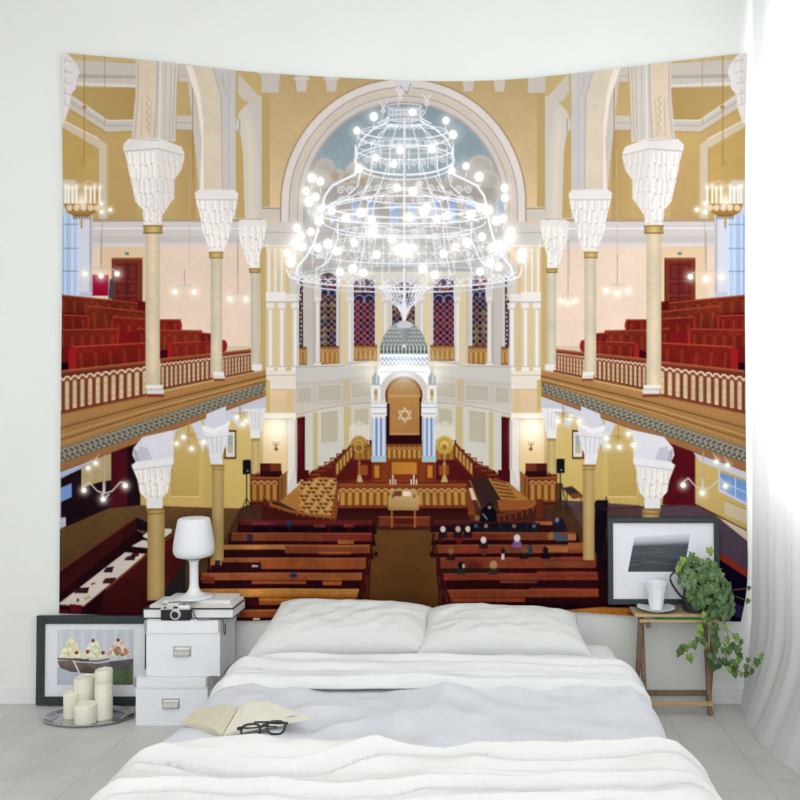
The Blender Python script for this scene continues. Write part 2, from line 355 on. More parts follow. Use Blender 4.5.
# ------------------------------------------------------------------ 3 lower level, walls under the galleries
def under_gallery():
    R(54, 380, 270, 520, (216, 188, 116), col2=(206, 174, 98), n=.04)
    P([(54, 455), (266, 385), (266, 470), (240, 470), (240, 440), (170, 450), (54, 520)], (214, 212, 222))
    P([(170, 445), (186, 420), (204, 416), (204, 508), (168, 508)], (222, 196, 126), col2=(214, 180, 100), n=.03)
    P([(172, 470), (172, 445), (176, 432), (186, 426), (197, 430), (200, 446), (199, 496), (172, 496)], (216, 186, 118), col2=(200, 164, 88))
    L([(172, 496), (172, 440), (178, 429)], .9, (190, 150, 80)); L([(172, 496.5), (199, 496.5)], 1.2, (236, 212, 150))
    P([(225, 425), (240, 415), (268, 410), (268, 509), (225, 509)], (228, 200, 130), col2=(214, 184, 100), n=.03)
    # arches of the vault between the lower columns
    P([(165, 435), (180, 425), (200, 414), (206, 440), (204, 452), (200, 444), (192, 424), (178, 428), (172, 445)], (224, 222, 232))
    P([(206, 415), (236, 404), (240, 412), (244, 425), (238, 428), (232, 418), (226, 420), (224, 432), (206, 432)], (222, 220, 230))
    # pier below with the sconce
    R(258, 415, 268, 500, (214, 184, 116)); R(263, 419, 293, 500, (246, 226, 176), col2=(232, 204, 140), n=.02); R(262, 413, 296, 419.5, (246, 240, 228)); R(264, 418.5, 294, 420, (206, 190, 160))
    R(287, 419, 297, 492, (238, 232, 226)); R(287, 419, 288, 492, (212, 200, 184)); R(295, 420, 297.5, 470, (206, 196, 190)); P([(293, 470), (300, 470), (300, 484), (290, 493), (287, 493)], (226, 220, 216))
    G(276, 429, 13, (255, 255, 252), 1., core=.3); G(276, 438, 20, (255, 248, 222), .5)
    L([(273, 441), (274, 445), (276, 446), (278, 445), (279, 441)], .7, (190, 160, 110)); L([(276, 443), (276, 450)], 1.1, (150, 112, 60)); E(276.3, 449, 1.9, 1.9, (140, 104, 54))
    for x in (273, 276, 279): L([(x, 438), (x, 441)], 1., (255, 250, 230))
    # small lower column by the pier
    P([(244, 409), (266, 408), (263, 418), (262, 431), (250, 431), (247, 418)], (236, 234, 236), n=.04); R(250.5, 431, 260, 439, (240, 238, 236)); R(251, 438.5, 260, 441, (170, 140, 80)); R(251.5, 441, 259.5, 480, (214, 190, 130), col2=(190, 160, 96), d='c')
    for k in range(4): L([(247 + k * 4, 412), (250 + k * 3, 429)], .7, (200, 196, 200), .8)
    # framed document on the wall
both(under_gallery)
for a, b in ((224.5, 236.5), (572, 584)):
    R(a, 430, b, 459, (92, 44, 24)); R(a + 1.5, 432, b - 1.5, 457, (232, 228, 214)); R(a + 3.5, 435, b - 3.5, 453, (170, 178, 186)); R(a + 4, 445, b - 4, 453, (206, 186, 160))
# dark openings, floors
def low_left():
    P([(61, 478), (112, 455), (112, 448), (140, 440), (141, 506), (110, 508), (61, 530)], (30, 14, 22), n=.5)
    P([(111, 450), (128, 442), (128, 505), (111, 508)], (74, 18, 28), n=.2); P([(54, 482), (78, 470), (110, 458), (110, 452), (54, 474)], (186, 196, 226))
    P([(61, 488), (72, 483), (72, 497), (61, 502)], (120, 160, 220)); P([(82, 466), (112, 452), (112, 480), (100, 482), (82, 488)], (190, 166, 120), n=.15)
    P([(54, 532), (110, 508), (141, 505), (246, 509), (250, 520), (225, 560), (205, 600), (54, 600)], (100, 72, 44), col2=(80, 56, 34), n=.14)
    L([(141, 506), (246, 509)], 1., (120, 60, 40))
    P([(54, 519), (66, 517), (66, 526), (54, 532)], (200, 205, 215))
def bench(a, b, c, d, top, body): P([a, b, c, d], body, n=.4); L([a, b], 1.8, top)
low_left()
P([(54, 576), (137, 517), (137, 530), (190, 560), (190, 616), (54, 616)], (34, 10, 16), n=.3)
P([(54, 577), (137, 517.5), (137, 531), (54, 598)], (56, 18, 18), n=.3); L([(54, 575), (137, 517)], 1.6, (110, 52, 34))
P([(137, 517), (137, 529), (160, 534), (160, 528)], (26, 14, 24))
P([(54, 604), (61, 602), (126, 552), (146, 553.5), (134, 566), (84, 606)], (226, 214, 204), n=.05); L([(54, 605), (84, 606.5), (147, 555)], 1.3, (96, 40, 34))
P([(132, 546), (143, 540), (160, 541), (162, 545), (150, 548)], (224, 214, 206)); P([(143, 536), (152, 529), (172, 528.5), (172, 532), (163, 539), (150, 540)], (230, 222, 214))
for a, b, w, h in ((128, 556, 9, 4), (134, 552, 7, 4), (107, 567, 8, 5), (106, 578, 11, 5), (77, 588, 13, 5)): P([(a, b), (a + w, b - 1), (a + w - 2, b + h), (a - 3, b + h)], (40, 14, 24)); L([(a - 2, b + h * .5), (a + w - 2, b + h * .4)], .6, (120, 60, 60))
E(78, 600, 1.2, 1.8, (40, 40, 30)); P([(84, 598), (90, 595), (92, 597), (86, 600)], (206, 170, 120)); L([(92, 584), (95, 583)], 1.6, (120, 30, 50))
P([(107, 588), (146, 554), (152, 551), (152, 616), (98, 616)], (70, 22, 20), col2=(52, 14, 16), n=.3); L([(107, 589), (150, 552)], 1.6, (126, 64, 36))
P([(160, 540), (178, 530), (190, 556), (190, 580), (164, 592)], (78, 24, 22), n=.3); L([(162, 543), (178, 531)], 2, (120, 60, 34)); P([(164, 592), (188, 556), (200, 566), (180, 600), (164, 600)], (40, 34, 36), n=.3)
P([(186, 560), (210, 548), (210, 600), (186, 600)], (84, 60, 38), n=.2)
for x, y in ((74, 604), (60, 609)): P([(x - 4, y), (x + 8, y + 1), (x + 8, y + 12), (x - 4, y + 12)], (86, 18, 24), n=.3)
# right aisle
P([(560, 500), (640, 505), (700, 503), (752, 545), (752, 590), (700, 556), (600, 556), (560, 530)], (88, 70, 78), col2=(78, 66, 84), n=.12)
P([(560, 505), (640, 507), (640, 640), (590, 640)], (84, 64, 62), n=.15)
P([(671, 436), (695, 440), (695, 506), (662, 504)], (84, 16, 26), n=.2); P([(640, 470), (662, 470), (662, 505), (640, 506)], (206, 176, 110))
P([(695, 452), (752, 470), (752, 532), (695, 504)], (216, 184, 108), n=.04); P([(690, 448), (752, 472), (752, 482), (722, 470), (700, 462)], (216, 214, 222))
P([(719, 472), (752, 484), (752, 508), (719, 490)], (104, 146, 216), col2=(150, 184, 236)); L([(719, 481), (752, 495)], 1, (210, 222, 240)); L([(735, 478), (735, 500)], 1, (220, 228, 244)); L([(719, 490), (752, 507)], 2.5, (214, 222, 240)); L([(719, 470), (719, 490)], 1.5, (214, 222, 240))
P([(724, 500), (752, 512), (752, 526), (724, 514)], (222, 206, 170)); L([(724, 500), (752, 512)], .8, (170, 140, 96)); L([(695, 504), (752, 533)], 1.2, (90, 40, 30))
P([(596, 500), (608, 500), (604, 560), (592, 556)], (20, 12, 20)); L([(602, 509), (695, 504)], 1.2, (96, 30, 30))
P([(720, 552), (752, 573), (752, 582), (716, 558)], (150, 52, 40)); P([(716, 557), (752, 581), (752, 630), (716, 630)], (18, 10, 34), n=.2); P([(728, 600), (752, 610), (752, 625), (728, 612)], (50, 50, 90), .8); P([(640, 520), (612, 518), (600, 560), (612, 600), (640, 600)], (40, 24, 30))
P([(540, 483), (562, 483), (562, 520), (560, 540)], (84, 62, 44))

# ------------------------------------------------------------------ 4 nave floor, platform, pews
P([(240, 508), (262, 500), (540, 500), (570, 506), (600, 560), (610, 616), (200, 616), (215, 560)], (74, 46, 30), n=.2)
P([(300, 514), (510, 514), (520, 616), (290, 616)], (104, 70, 36), col2=(86, 54, 26), n=.18)
P([(338, 506), (468, 506), (472, 530), (334, 530)], (52, 16, 18), col2=(70, 34, 22), n=.2)
def booth():
    R(250, 474, 287, 503, (88, 34, 20)); P([(260, 463.5), (281, 463.5), (281, 471), (260, 471)], (70, 24, 18), n=.2); R(270.5, 463.5, 281.5, 472, (116, 52, 30))
    P([(260, 471), (282, 471), (282, 478), (260, 478)], (46, 14, 14))
    arcade((251, 478), (278, 478), (278, 502), (251, 502), 4, (112, 58, 28), TB, (222, 178, 110), (186, 132, 62), False, rimw=.9)
    P([(279, 478), (287, 472), (287, 497), (279, 503)], (140, 88, 44)); L([(250, 477.5), (279, 478), (287, 472)], 1.6, (160, 84, 48)); L([(260, 472), (250, 477)], 1.2, (140, 70, 40)); L([(250, 503.5), (279, 504)], 2, (70, 22, 18)); L([(282, 478), (282, 500)], .9, (96, 44, 24))
    # steps and rail beside the ark
    P([(300, 484), (312, 471), (330, 463), (345, 450), (372, 446), (372, 488), (318, 488)], (84, 28, 22), n=.25)
    for i in range(8): x = 352 - i * 6; y = 450 + i * 4.1; L([(x - 9, y), (x + 4, y)], 1.3, (140, 60, 34)); L([(x - 9, y), (x - 9, y + 4)], 1, (60, 16, 14))
    P([(297, 470), (309, 470), (309, 478), (297, 484)], (70, 14, 20))
both(booth)
# mosaic landing on the left, carpet on the right
P([(300, 484), (318, 477), (338, 478), (336, 516), (300, 512), (280, 502)], (180, 122, 62), n=.12)
P([(286, 502), (302, 488), (308, 512), (296, 510)], (176, 112, 54))
r_ = random.Random(2)
for j in range(9):
    for i in range(8):
        x = 300 + i * 4.8 + (j % 2) * 2.2; y = 480 + j * 3.9
        if x > 336: continue
        P([(x, y), (x + 2.6, y - .9), (x + 4.2, y + .8), (x + 1.4, y + 1.7)], (74, 36, 24) if (i + j) % 3 else (222, 180, 110), .9)
        L([(x - 1, y + 1.9), (x + 1.4, y + 2.4)], .9, (226, 190, 124), .9)
P([(469, 478), (494, 478), (505, 506), (480, 506)], (54, 36, 34), n=.2); L([(469, 478), (480, 507)], 1.4, (160, 96, 50))
P([(488, 478), (508, 482), (532, 502), (506, 508)], (176, 116, 58), n=.2)
for j in range(7): L([(492 + j * 2, 480 + j * 4), (506 + j * 2.4, 483 + j * 3.6)], 1.2, (90, 44, 26))
P([(497, 500), (540, 500), (540, 512), (500, 512)], (150, 84, 42))
# curved communion rail on both sides
def crail(pts, hgt, n):
    low = [(x, y + hgt) for x, y in pts]
    P(pts + low[::-1], (86, 36, 22), n=.2)
    for i in range(n):
        t = (i + .5) / n * (len(pts) - 1); k = int(t); f = t - k
        x = lerp(pts[k][0], pts[min(k + 1, len(pts) - 1)][0], f); y = lerp(pts[k][1], pts[min(k + 1, len(pts) - 1)][1], f)
        L([(x, y + 2), (x, y + hgt - 1)], 1.1, (190, 130, 70), .9)
    L(pts, 2., (168, 92, 46)); L(low, 1.2, (60, 20, 16))
crail([(264, 497), (272, 505), (290, 511), (312, 515), (334, 517)], 8, 13)
P([(263, 496), (270, 503), (270, 522), (263, 520)], (90, 38, 22)); P([(262, 505), (300, 516), (334, 520), (334, 524), (262, 524)], (70, 22, 18), n=.2)
crail([(542, 499), (532, 506), (516, 512), (500, 515), (486, 516)], 8, 11)
P([(470, 512), (545, 508), (545, 524), (470, 524)], (60, 22, 18), .5); P([(536, 499), (543, 499), (543, 518), (536, 520)], (96, 42, 24))
P([(462, 482), (467, 481), (476, 515), (468, 515)], (130, 62, 34)); P([(340, 482), (337, 482), (331, 517), (337, 517)], (140, 70, 36))
# platform front
R(338, 478, 468, 489, (92, 34, 22), n=.3); arcade((340, 486), (466, 486), (467, 507), (339, 507), 18, (120, 66, 30), TB, (236, 196, 124), (196, 144, 68), False, rimw=.9)
R(339, 483.5, 467, 486, (150, 72, 42)); R(338, 505, 468, 508.5, (120, 56, 32)); R(338, 508, 468, 518, (50, 12, 16), col2=(60, 24, 20))
# ark niche area and staircase rails
R(352, 440, 456, 482, (104, 42, 26), n=.25); R(372, 462, 436, 482, (128, 58, 28), n=.15)
arcade((354, 445), (372, 445), (372, 460), (354, 460), 3, (128, 72, 34), TB, (190, 140, 70), (170, 116, 52), False, rimw=.5); arcade((436, 445), (454, 445), (454, 460), (436, 460), 3, (128, 72, 34), TB, (190, 140, 70), (170, 116, 52), False, rimw=.5)
def rail(a, b, h, n):
    P([a, b, (b[0], b[1] + h), (a[0], a[1] + h)], (150, 96, 46))
    for i in range(n): t = (i + .5) / n; x = lerp(a[0], b[0], t); y = lerp(a[1], b[1], t); L([(x, y + 3), (x, y + h - 2)], 1.6, (208, 160, 86)); L([(x + 1.6, y + 2), (x + 1.6, y + h - 2)], .7, (84, 36, 20))
    L([a, b], 1.8, (96, 40, 22)); L([(a[0], a[1] + h), (b[0], b[1] + h)], 1.4, (96, 40, 22))
rail((336, 463), (353, 443), 14, 5); rail((455, 443), (473, 463), 14, 5)
P([(354, 460), (340, 474), (336, 480), (372, 480), (372, 460)], (86, 24, 22), n=.2); P([(455, 460), (470, 474), (474, 480), (436, 480), (436, 460)], (78, 20, 24), n=.2)
for a in (377, 430): R(a - 4, 463, a + 4, 480, (104, 42, 22)); R(a - 2.6, 465, a + 2.6, 478, (196, 112, 42)); R(a - 1.6, 466.5, a + 1.6, 476.5, (206, 128, 54))
R(388, 461, 420, 480, (128, 52, 26)); R(392, 462, 417, 474, (196, 124, 48), n=.08)
for a in (363, 444): R(a - 5, 465, a + 5, 475, (150, 76, 36))
# horseshoe arch and ark
R(386, 390, 422, 446, (42, 10, 14)); 
P(ell(404, 395, 17.5, 17.5, -8, 188, 30) + [(387, 404)], (120, 54, 26)); P(ell(404, 395, 16.3, 16.5, -8, 188, 30) + [(388, 404)], (186, 136, 84), n=.06)
R(389.6, 396, 419.6, 434, (188, 134, 78), col2=(178, 122, 68), n=.08); R(388.5, 395, 420.5, 397.5, (206, 156, 98)); R(389.6, 433, 419.6, 435, (206, 150, 96))
for k in range(2):
    s = 1 if k else -1
    t = [(405 + 7.2 * math.cos(math.radians(90 * s + 120 * i)), 415 - 7.2 * math.sin(math.radians(90 * s + 120 * i))) for i in range(4)]
    L(t, 1.2, (226, 206, 176))
R(386, 444, 422, 461, (130, 72, 32)); arcade((387, 445), (422, 445), (422, 459.5), (387, 459.5), 7, (120, 64, 28), TB, (220, 176, 104), (196, 146, 70), False, rimw=.6)
def jamb(x0, x1):
    R(x0, 402, x1, 462, (214, 216, 226)); w = x1 - x0
    R(x0 - 1, 402, x1 + 1, 416, (240, 238, 240)); R(x0 - 1, 407, x1 + 1, 408, (170, 180, 196)); R(x0, 413, x1, 414.5, (196, 190, 180))
    for i in range(3):
        a = x0 + w * (i + .12) / 3; b = x0 + w * (i + .82) / 3
        R(a, 417, b, 456, (228, 234, 246), col2=(150, 172, 206), d='c'); R(a, 415, b, 418, (240, 236, 226))
        if i < 2: R(b, 418, b + w * .1, 456, (110, 138, 180))
    R(x0 - .5, 456, x1 + .5, 462, (176, 204, 214))
jamb(372, 386); jamb(422.5, 436)
# arch face
P([(376, 404), (374, 386), (380, 364), (428, 364), (434, 386), (432, 404), (423, 404)] + ell(404, 395, 18.5, 18.5, -10, 190, 30) + [(385, 404)], (250, 250, 252))
L(ell(404, 395, 21.5, 21.5, -20, 200, 30), 4.5, (226, 220, 214)); L(ell(404, 395, 24.2, 24.2, -20, 200, 30), .9, (186, 184, 190)); L(ell(404, 395, 18.4, 18.4, -12, 192, 30), .9, (150, 90, 60))
for k in range(20):
    t = math.radians(-10 + k * 10.5); E(404 + 21.5 * math.cos(t), 395 - 21.5 * math.sin(t), .6, .6, (160, 150, 150))
for x in (376, 432):
    P([(x - 3.6, 384), (x - 3.6, 377), (x, 371), (x + 3.6, 377), (x + 3.6, 384)], (176, 178, 184)); L([(x, 366), (x, 373)], .9, (190, 190, 196)); L([(x + 1, 374), (x + 1, 383)], 1.2, (236, 236, 240))
    R(x - 4.6, 384, x + 4.6, 404, (240, 238, 236)); R(x - 2, 389, x + 2, 401, (214, 196, 156)); E(x, 393, 1.4, 2.4, (170, 140, 90)); R(x - 4.6, 384, x + 4.6, 385.2, (190, 190, 196)); R(x - 5.4, 402, x + 5.4, 404.5, (220, 220, 226))
# band and dome
R(380, 352, 428, 366, (244, 246, 250)); 
for i in range(12): x = 380.6 + i * 4; L([(x, 361), (x + 2, 357.5), (x + 4, 361)], .8, (120, 150, 206)); E(x + 2, 363, 1.2, 1.5, (206, 212, 226)); L([(x, 366), (x + 2, 364), (x + 4, 366)], .5, (180, 170, 150))
G(404, 369, 18, (255, 255, 255), .8); L([(382, 372), (426, 372)], 1, (210, 214, 224), .5)
P([(380, 354), (380.5, 346), (383, 338), (388, 330), (394, 324), (399, 321.5), (404, 320), (409, 321.5), (414, 324), (420, 330), (424.5, 338), (427, 346), (428, 354)], (158, 164, 162), col2=(132, 138, 136), n=.15)
for r in range(6):
    for i in range(13):
        u = -1 + 2 * (i + .5 * (r % 2)) / 12
        y = 329 + r * 4; w = math.sqrt(max(0, 1 - ((354 - y) / 36) ** 2)) * 24
        if abs(u) < .97: E(404 + u * w, y, 1.0, 1.3, (206, 212, 208), .8); E(404 + u * w, y + 1.6, .8, .8, (96, 104, 100), .7)
for i in range(13): x = 382 + i * 3.7; L([(x, 346), (x, 351)], .9, (70, 80, 80)); E(x, 352, 1.1, 1., (60, 70, 70)); L([(x + 1.8, 346), (x + 1.8, 353)], .9, (226, 230, 230))
# menorah fans
for x, c in ((359.5, (196, 160, 90)), (444.5, (206, 174, 84))):
    for i in range(9): xx = x - 9.2 + i * 2.3; L([(xx, 444), (xx, 421 + abs(i - 4) * 1.2)], 1.1, (240, 236, 226), .95)
P(ell(359, 446, 8.5, 10, 180, 0, 14), (160, 116, 50)); 
for i in range(9): t = math.radians(170 - i * 20); L([(359 + 3 * math.cos(t), 444 - 3 * math.sin(t)), (359 + 9 * math.cos(t), 444 - 9.5 * math.sin(t))], .8, (216, 176, 96))
L(ell(359, 448, 4.2, 4.2, 0, 360, 16), 1.6, (196, 150, 76)); L([(359.5, 452), (359.5, 474)], 1., (150, 110, 60)); P([(357, 482), (358, 475), (361, 475), (363, 482)], (206, 176, 110)); E(359.5, 463, 1.6, 1.6, (150, 110, 60))
E(444.5, 445, 9, 9.2, (196, 158, 70), n=.1); E(444.5, 445, 4, 4.4, (226, 196, 110)); E(444.5, 447, 2.6, 2.8, (170, 110, 50)); L(ell(444.5, 445, 8, 8, 0, 180, 16), .8, (236, 206, 120)); L([(444.5, 454), (444.5, 474)], 1.2, (190, 150, 80)); P([(441, 482), (443, 475), (446, 475), (448, 482)], (206, 176, 100)); E(444.5, 464, 1.6, 1.8, (190, 150, 80))
for x in (393, 414):
    for d in (-2.6, 0, 2.6): L([(x + d, 484), (x + d, 477 + abs(d) - (2 if d == 0 else 0))], 1.2, (244, 238, 226))
# reading table
P([(389, 497), (391, 489), (416, 489), (419, 497)], (196, 158, 106)); R(388.5, 496, 419, 510, (206, 166, 112), col2=(180, 138, 84), n=.06); L([(389, 508), (419, 508)], 1, (160, 116, 70))
P([(394, 491), (402, 490.5), (402, 496), (393, 496)], (120, 60, 40)); P([(403, 491), (411, 491), (411, 496), (403, 496)], (240, 226, 206)); E(393, 496, 1.3, 2, (110, 96, 50)); E(414.5, 496, 1.3, 2, (110, 96, 50))
for x in (392, 415): L([(x, 510), (x, 527)], 1.6, (176, 104, 62))
P([(379, 516), (430, 516), (430, 526), (379, 526)], (124, 54, 34), .9, n=.2); L([(379, 517), (430, 517)], 1, (160, 84, 50)); P([(394, 518), (414, 518), (414, 524), (394, 524)], (80, 30, 22))
for x in (392, 415): L([(x, 510), (x, 527)], 1.6, (176, 104, 62))
# loudspeakers on stands, side table
for x, y in ((246.6, 460), (560.3, 459)):
    L([(x, y + 10), (x, y + 52)], 1.1, (36, 30, 34)); L([(x, y + 38), (x - 8, y + 58)], .9, (40, 30, 34)); L([(x, y + 38), (x + 9, y + 56)], .9, (40, 30, 34))
    P([(x - 3.9, y), (x + 4.2, y - .5), (x + 4.4, y + 14), (x - 4, y + 14.4)], (22, 20, 24)); E(x + 1, y + 11, .8, .8, (180, 180, 180))
P([(562, 488), (572, 486), (585, 497), (573, 499)], (120, 66, 50)); P([(563, 488), (572, 487), (580, 493), (570, 494)], (50, 44, 44)); L([(567, 492), (567, 515)], 1, (50, 36, 34)); L([(581, 498), (581, 512)], 1, (60, 46, 40)); L([(562, 484), (566, 506)], 1, (40, 30, 30))
P([(595, 501), (605, 503), (604, 510), (594, 508)], (26, 22, 28)); L([(606, 497), (604, 512)], 1.2, (26, 22, 28))
# pews: left block
def nave_row(x0, x1, y0, y1, yd, top, pieces, seed, skew=0):
    r = random.Random(seed)
    P([(x0 - 2, y0), (x1 + 2, y0), (x1 + 4, yd), (x0 - 4, yd)], (52, 12, 20), col2=(38, 10, 14), n=.3)
    P([(x0, y0 + skew), (x1, y0), (x1, y1), (x0 - 1, y1 + skew)], top, n=.35)
    for a, b, c, d, col in pieces: P([(a, c), (b, c + .3), (b, d), (a, d)], col, n=.3)
    L([(x0, y0 + skew), (x1, y0)], .9, tuple(min(255, v * 1.35) for v in top), .8)
    L([(x0, y1 + .6 + skew), (x1, y1 + .6)], .8, (30, 8, 12), .7)
W1 = (128, 62, 38); W2 = (172, 96, 52); W3 = (92, 30, 26)
nave_row(241, 373, 521, 525, 534, (92, 30, 32), [(252, 276, 522, 525, (110, 44, 50)), (314, 326, 524, 527, (150, 64, 50)), (344, 354, 524, 527, (140, 60, 46)), (286, 292, 520, 527, (34, 50, 78))], 1)
for i in range(6): R(252 + i * 20, 527, 268 + i * 20, 534, (16, 8, 14))
nave_row(232, 372, 533, 541, 546, W1, [(232, 252, 533.5, 541, (120, 62, 40)), (247, 253, 534, 541, (44, 40, 54)), (323, 372, 534, 541, (120, 44, 34)), (338, 354, 540, 543.5, (196, 116, 60))], 2)
nave_row(218, 370, 545, 553, 559, (150, 82, 44), [(218, 285, 549.5, 554, (40, 14, 18)), (286, 368, 547, 553.5, W1), (319, 351, 551.5, 554.5, (184, 100, 52)), (218, 285, 545, 549, (190, 124, 66))], 3)
nave_row(211, 366, 558, 569, 575, (146, 80, 46), [(262, 366, 559.5, 569, (150, 76, 42)), (211, 261, 562, 571, (46, 14, 20)), (211, 222, 557, 565, (196, 124, 70)), (252, 258, 565, 567, (206, 196, 190))], 4)
P([(216, 557), (221, 557), (220, 565), (215, 565)], (44, 44, 56))
nave_row(202, 362, 573, 580, 591, (152, 82, 48), [(202, 215, 576, 583, (130, 54, 40)), (290, 297, 573, 584, (30, 50, 76)), (252, 306, 577, 584, (150, 76, 44)), (323, 342, 577, 585, (176, 92, 46)), (306, 323, 580, 588, (40, 10, 16))], 5)
nave_row(196, 359, 589, 597, 612, (200, 132, 64), [(259, 359, 594, 604, (188, 112, 46)), (200, 258, 597, 606, (60, 16, 24)), (259, 336, 601, 605, (150, 78, 36))], 6)
nave_row(196, 300, 610, 617, 630, (184, 104, 48), [(240, 277, 611, 618, (150, 74, 42)), (253, 260, 617.5, 620, (224, 210, 180))], 7)
R(220, 620, 300, 630, (30, 8, 12)); 
for k in range(5): L([(371 - k * 3, 545 + k * 12), (368 - k * 3, 606)], 1.8, (66, 18, 20))
E(376, 554, 2, 3, (40, 16, 20))
# pews: right block
nave_row(434, 560, 521, 525, 532, (74, 30, 34), [(535, 552, 521, 525, (160, 96, 64))], 11)
nave_row(435, 576, 533, 540, 545, (118, 58, 36), [(440, 500, 533, 540, (110, 44, 34)), (568, 576, 534, 541, (176, 110, 70))], 12)
nave_row(435, 585, 545, 553, 557, (128, 66, 42), [(455, 503, 547, 554, (140, 56, 40)), (568, 585, 542.5, 549, (156, 84, 50)), (546, 568, 546, 552, (172, 104, 62))], 13)
nave_row(440, 596, 558, 568, 575, (122, 56, 38), [(545, 581, 561, 567, (132, 70, 44)), (560, 596, 556.5, 562, (120, 52, 38)), (468, 482, 562, 568, (110, 40, 34))], 14)
nave_row(443, 610, 573.5, 580, 589, (132, 54, 38), [(500, 537, 576, 583, (124, 60, 40)), (537, 610, 571, 577, (120, 50, 36))], 15)
nave_row(446, 612, 590, 597, 607, (138, 66, 40), [(446, 525, 596, 602, (160, 70, 40)), (486, 507, 598, 601, (150, 70, 40)), (530, 612, 588, 593, (140, 60, 38))], 16)
nave_row(450, 625, 612, 617, 630, (170, 88, 40), [], 17)
R(446, 604, 640, 630, (26, 6, 14)); P([(560, 610.5), (600, 607), (655, 608), (655, 612), (655, 618), (610, 616), (565, 613.5)], (206, 124, 50), n=.2); P([(625, 612), (655, 612), (655, 618), (640, 618)], (120, 30, 20))
P([(596, 557), (612, 560), (612, 606), (600, 600)], (30, 10, 16), .9)
for k in range(5): L([(436 + k * 3, 545 + k * 12), (440 + k * 3, 606)], 1.8, (60, 18, 22))
E(432, 554, 2.5, 3, (36, 16, 20)); L([(599, 575), (599, 603)], 1, (40, 10, 16))
# congregation
def head(x, y, r, hair, body=None, bw=4.5):
    if body: P(ell(x, y + r + 2.5, bw, 3.2, 180, 0, 10) + [(x + bw, y + r + 6), (x - bw, y + r + 6)], body, n=.2)
    P(ell(x, y, r, r * 1.2, 0, 360, 16), hair, n=.1)
for x, y in ((443, 529), (458, 529), (468, 529)): head(x, y, 2.6, (226, 216, 200) if x != 458 else (196, 180, 150), (36, 22, 30))
R(470, 523, 540, 530, (20, 18, 30), .8, n=.6); R(478, 527, 536, 532, (26, 30, 44), .8, n=.8)
for x, c in ((476, (60, 80, 110)), (486, (150, 120, 100)), (500, (40, 40, 60)), (514, (120, 100, 90)), (527, (30, 30, 44)), (534, (70, 90, 120))): E(x, 526, 2, 2, c); E(x + 3, 529, 2.6, 2, (24, 24, 34))
head(483.5, 540, 2.8, (230, 220, 206), (50, 26, 34)); head(517, 538, 3.2, (236, 226, 222), (140, 90, 160)); head(551, 536, 3.4, (150, 100, 60)); P([(552, 531), (566, 536), (569, 541), (556, 541)], (70, 80, 96)); P([(553, 518), (563, 518), (568, 531), (556, 532)], (26, 26, 44)); E(557, 520, 2, 2.4, (120, 130, 150))
head(451, 551, 2.8, (140, 96, 60), (46, 24, 26)); head(524, 550, 2.8, (120, 80, 56), (34, 20, 26)); P([(528, 545), (532, 545), (533, 554), (528, 554)], (50, 60, 76)); head(545.5, 550, 2.8, (24, 18, 22), (20, 14, 20)); head(503, 551, 2.2, (30, 24, 30), (220, 210, 206), 1.5); head(435 + 5, 540, 2.4, (54, 24, 26)); head(459, 541, 2.6, (110, 20, 36)); head(484, 552, 3, (96, 50, 34))
head(461, 565, 3, (24, 14, 18), (40, 40, 40)); E(463.5, 566, 1.2, 2.4, (190, 180, 170)); head(493.5, 565, 3.8, (176, 132, 84), (60, 40, 30)); R(442, 568, 500, 573, (34, 44, 30), .5)
P(ell(488.5, 514, 8, 8.5, 180, 0, 12) + [(497, 522), (480, 522)], (16, 12, 20)); E(490, 505.5, 3, 3.4, (30, 22, 26)); E(489.5, 507.5, 1.6, 1.6, (190, 140, 110)); E(477, 518, 2.4, 2.6, (140, 110, 70)); L([(483, 514), (487, 519)], 1.4, (130, 130, 140))

# ------------------------------------------------------------------ 5 gallery pews, rails, ledge, columns
RD = (140, 34, 28); RB = (150, 56, 34)
def pews_left():
    P([(54, 296), (150, 302), (150, 366), (54, 374)], (96, 16, 18), n=.3)
    pew([(58, 295), (138, 303), (138, 316), (58, 312)], RB, panels=7); pew([(88, 306), (146, 312), (146, 330), (90, 328)], (146, 52, 32), panels=5)
    pew([(58, 315), (88, 316), (90, 330), (58, 330)], (150, 40, 34), panels=3); P(ell(88, 322, 2.6, 8, 90, -90, 8), (160, 40, 36))
    pew([(113, 317), (146, 319), (146, 346), (114, 340)], (148, 38, 30), panels=3); P(ell(114, 326, 2.4, 9, 90, 270, 8), (162, 40, 34))
    pew([(58, 330), (117, 329), (119, 350), (58, 350)], (150, 44, 32), panels=6); P(ell(117, 338, 2.8, 9, 90, -90, 8), (168, 42, 38))
    R(120, 332, 138, 344, (122, 22, 26)); pew([(138, 329), (146, 329), (146, 345), (139, 345)], (140, 36, 28), panels=1)
    P([(56, 352), (72, 350), (70, 372), (56, 374)], (28, 6, 14)); P([(58, 348), (70, 346), (70, 362), (58, 364)], (110, 22, 22))
    pew([(73, 347), (147, 343), (147, 362), (76, 371)], (152, 38, 30), panels=5, hi=(186, 70, 50)); P([(69, 351), (72, 346), (77, 348), (77, 371), (69, 371)], (160, 30, 34), n=.1)
    pew([(160, 320), (181, 320), (181, 331), (160, 330)], (142, 38, 30), panels=2); P(ell(180, 326, 2.6, 6, 90, -90, 8), (156, 34, 34))
    pew([(160, 330), (201, 331), (202, 343), (160, 352)], (148, 48, 32), panels=4); P(ell(201, 337, 2.8, 7, 90, -90, 8), (160, 36, 36)); P([(160, 352), (172, 348), (172, 360), (160, 360)], (60, 8, 20))
    pew([(171, 343), (213, 341), (213, 354), (172, 358)], (152, 44, 34), panels=4); P([(168, 345), (172, 341), (174, 358), (168, 359)], (160, 32, 34))
    pew([(200, 333), (212, 334), (212, 341), (202, 342)], (130, 30, 28), panels=1)
    P(ell(224, 346, 3.4, 6, 90, -90, 8) + [(221, 352), (221, 340)], (150, 30, 32))
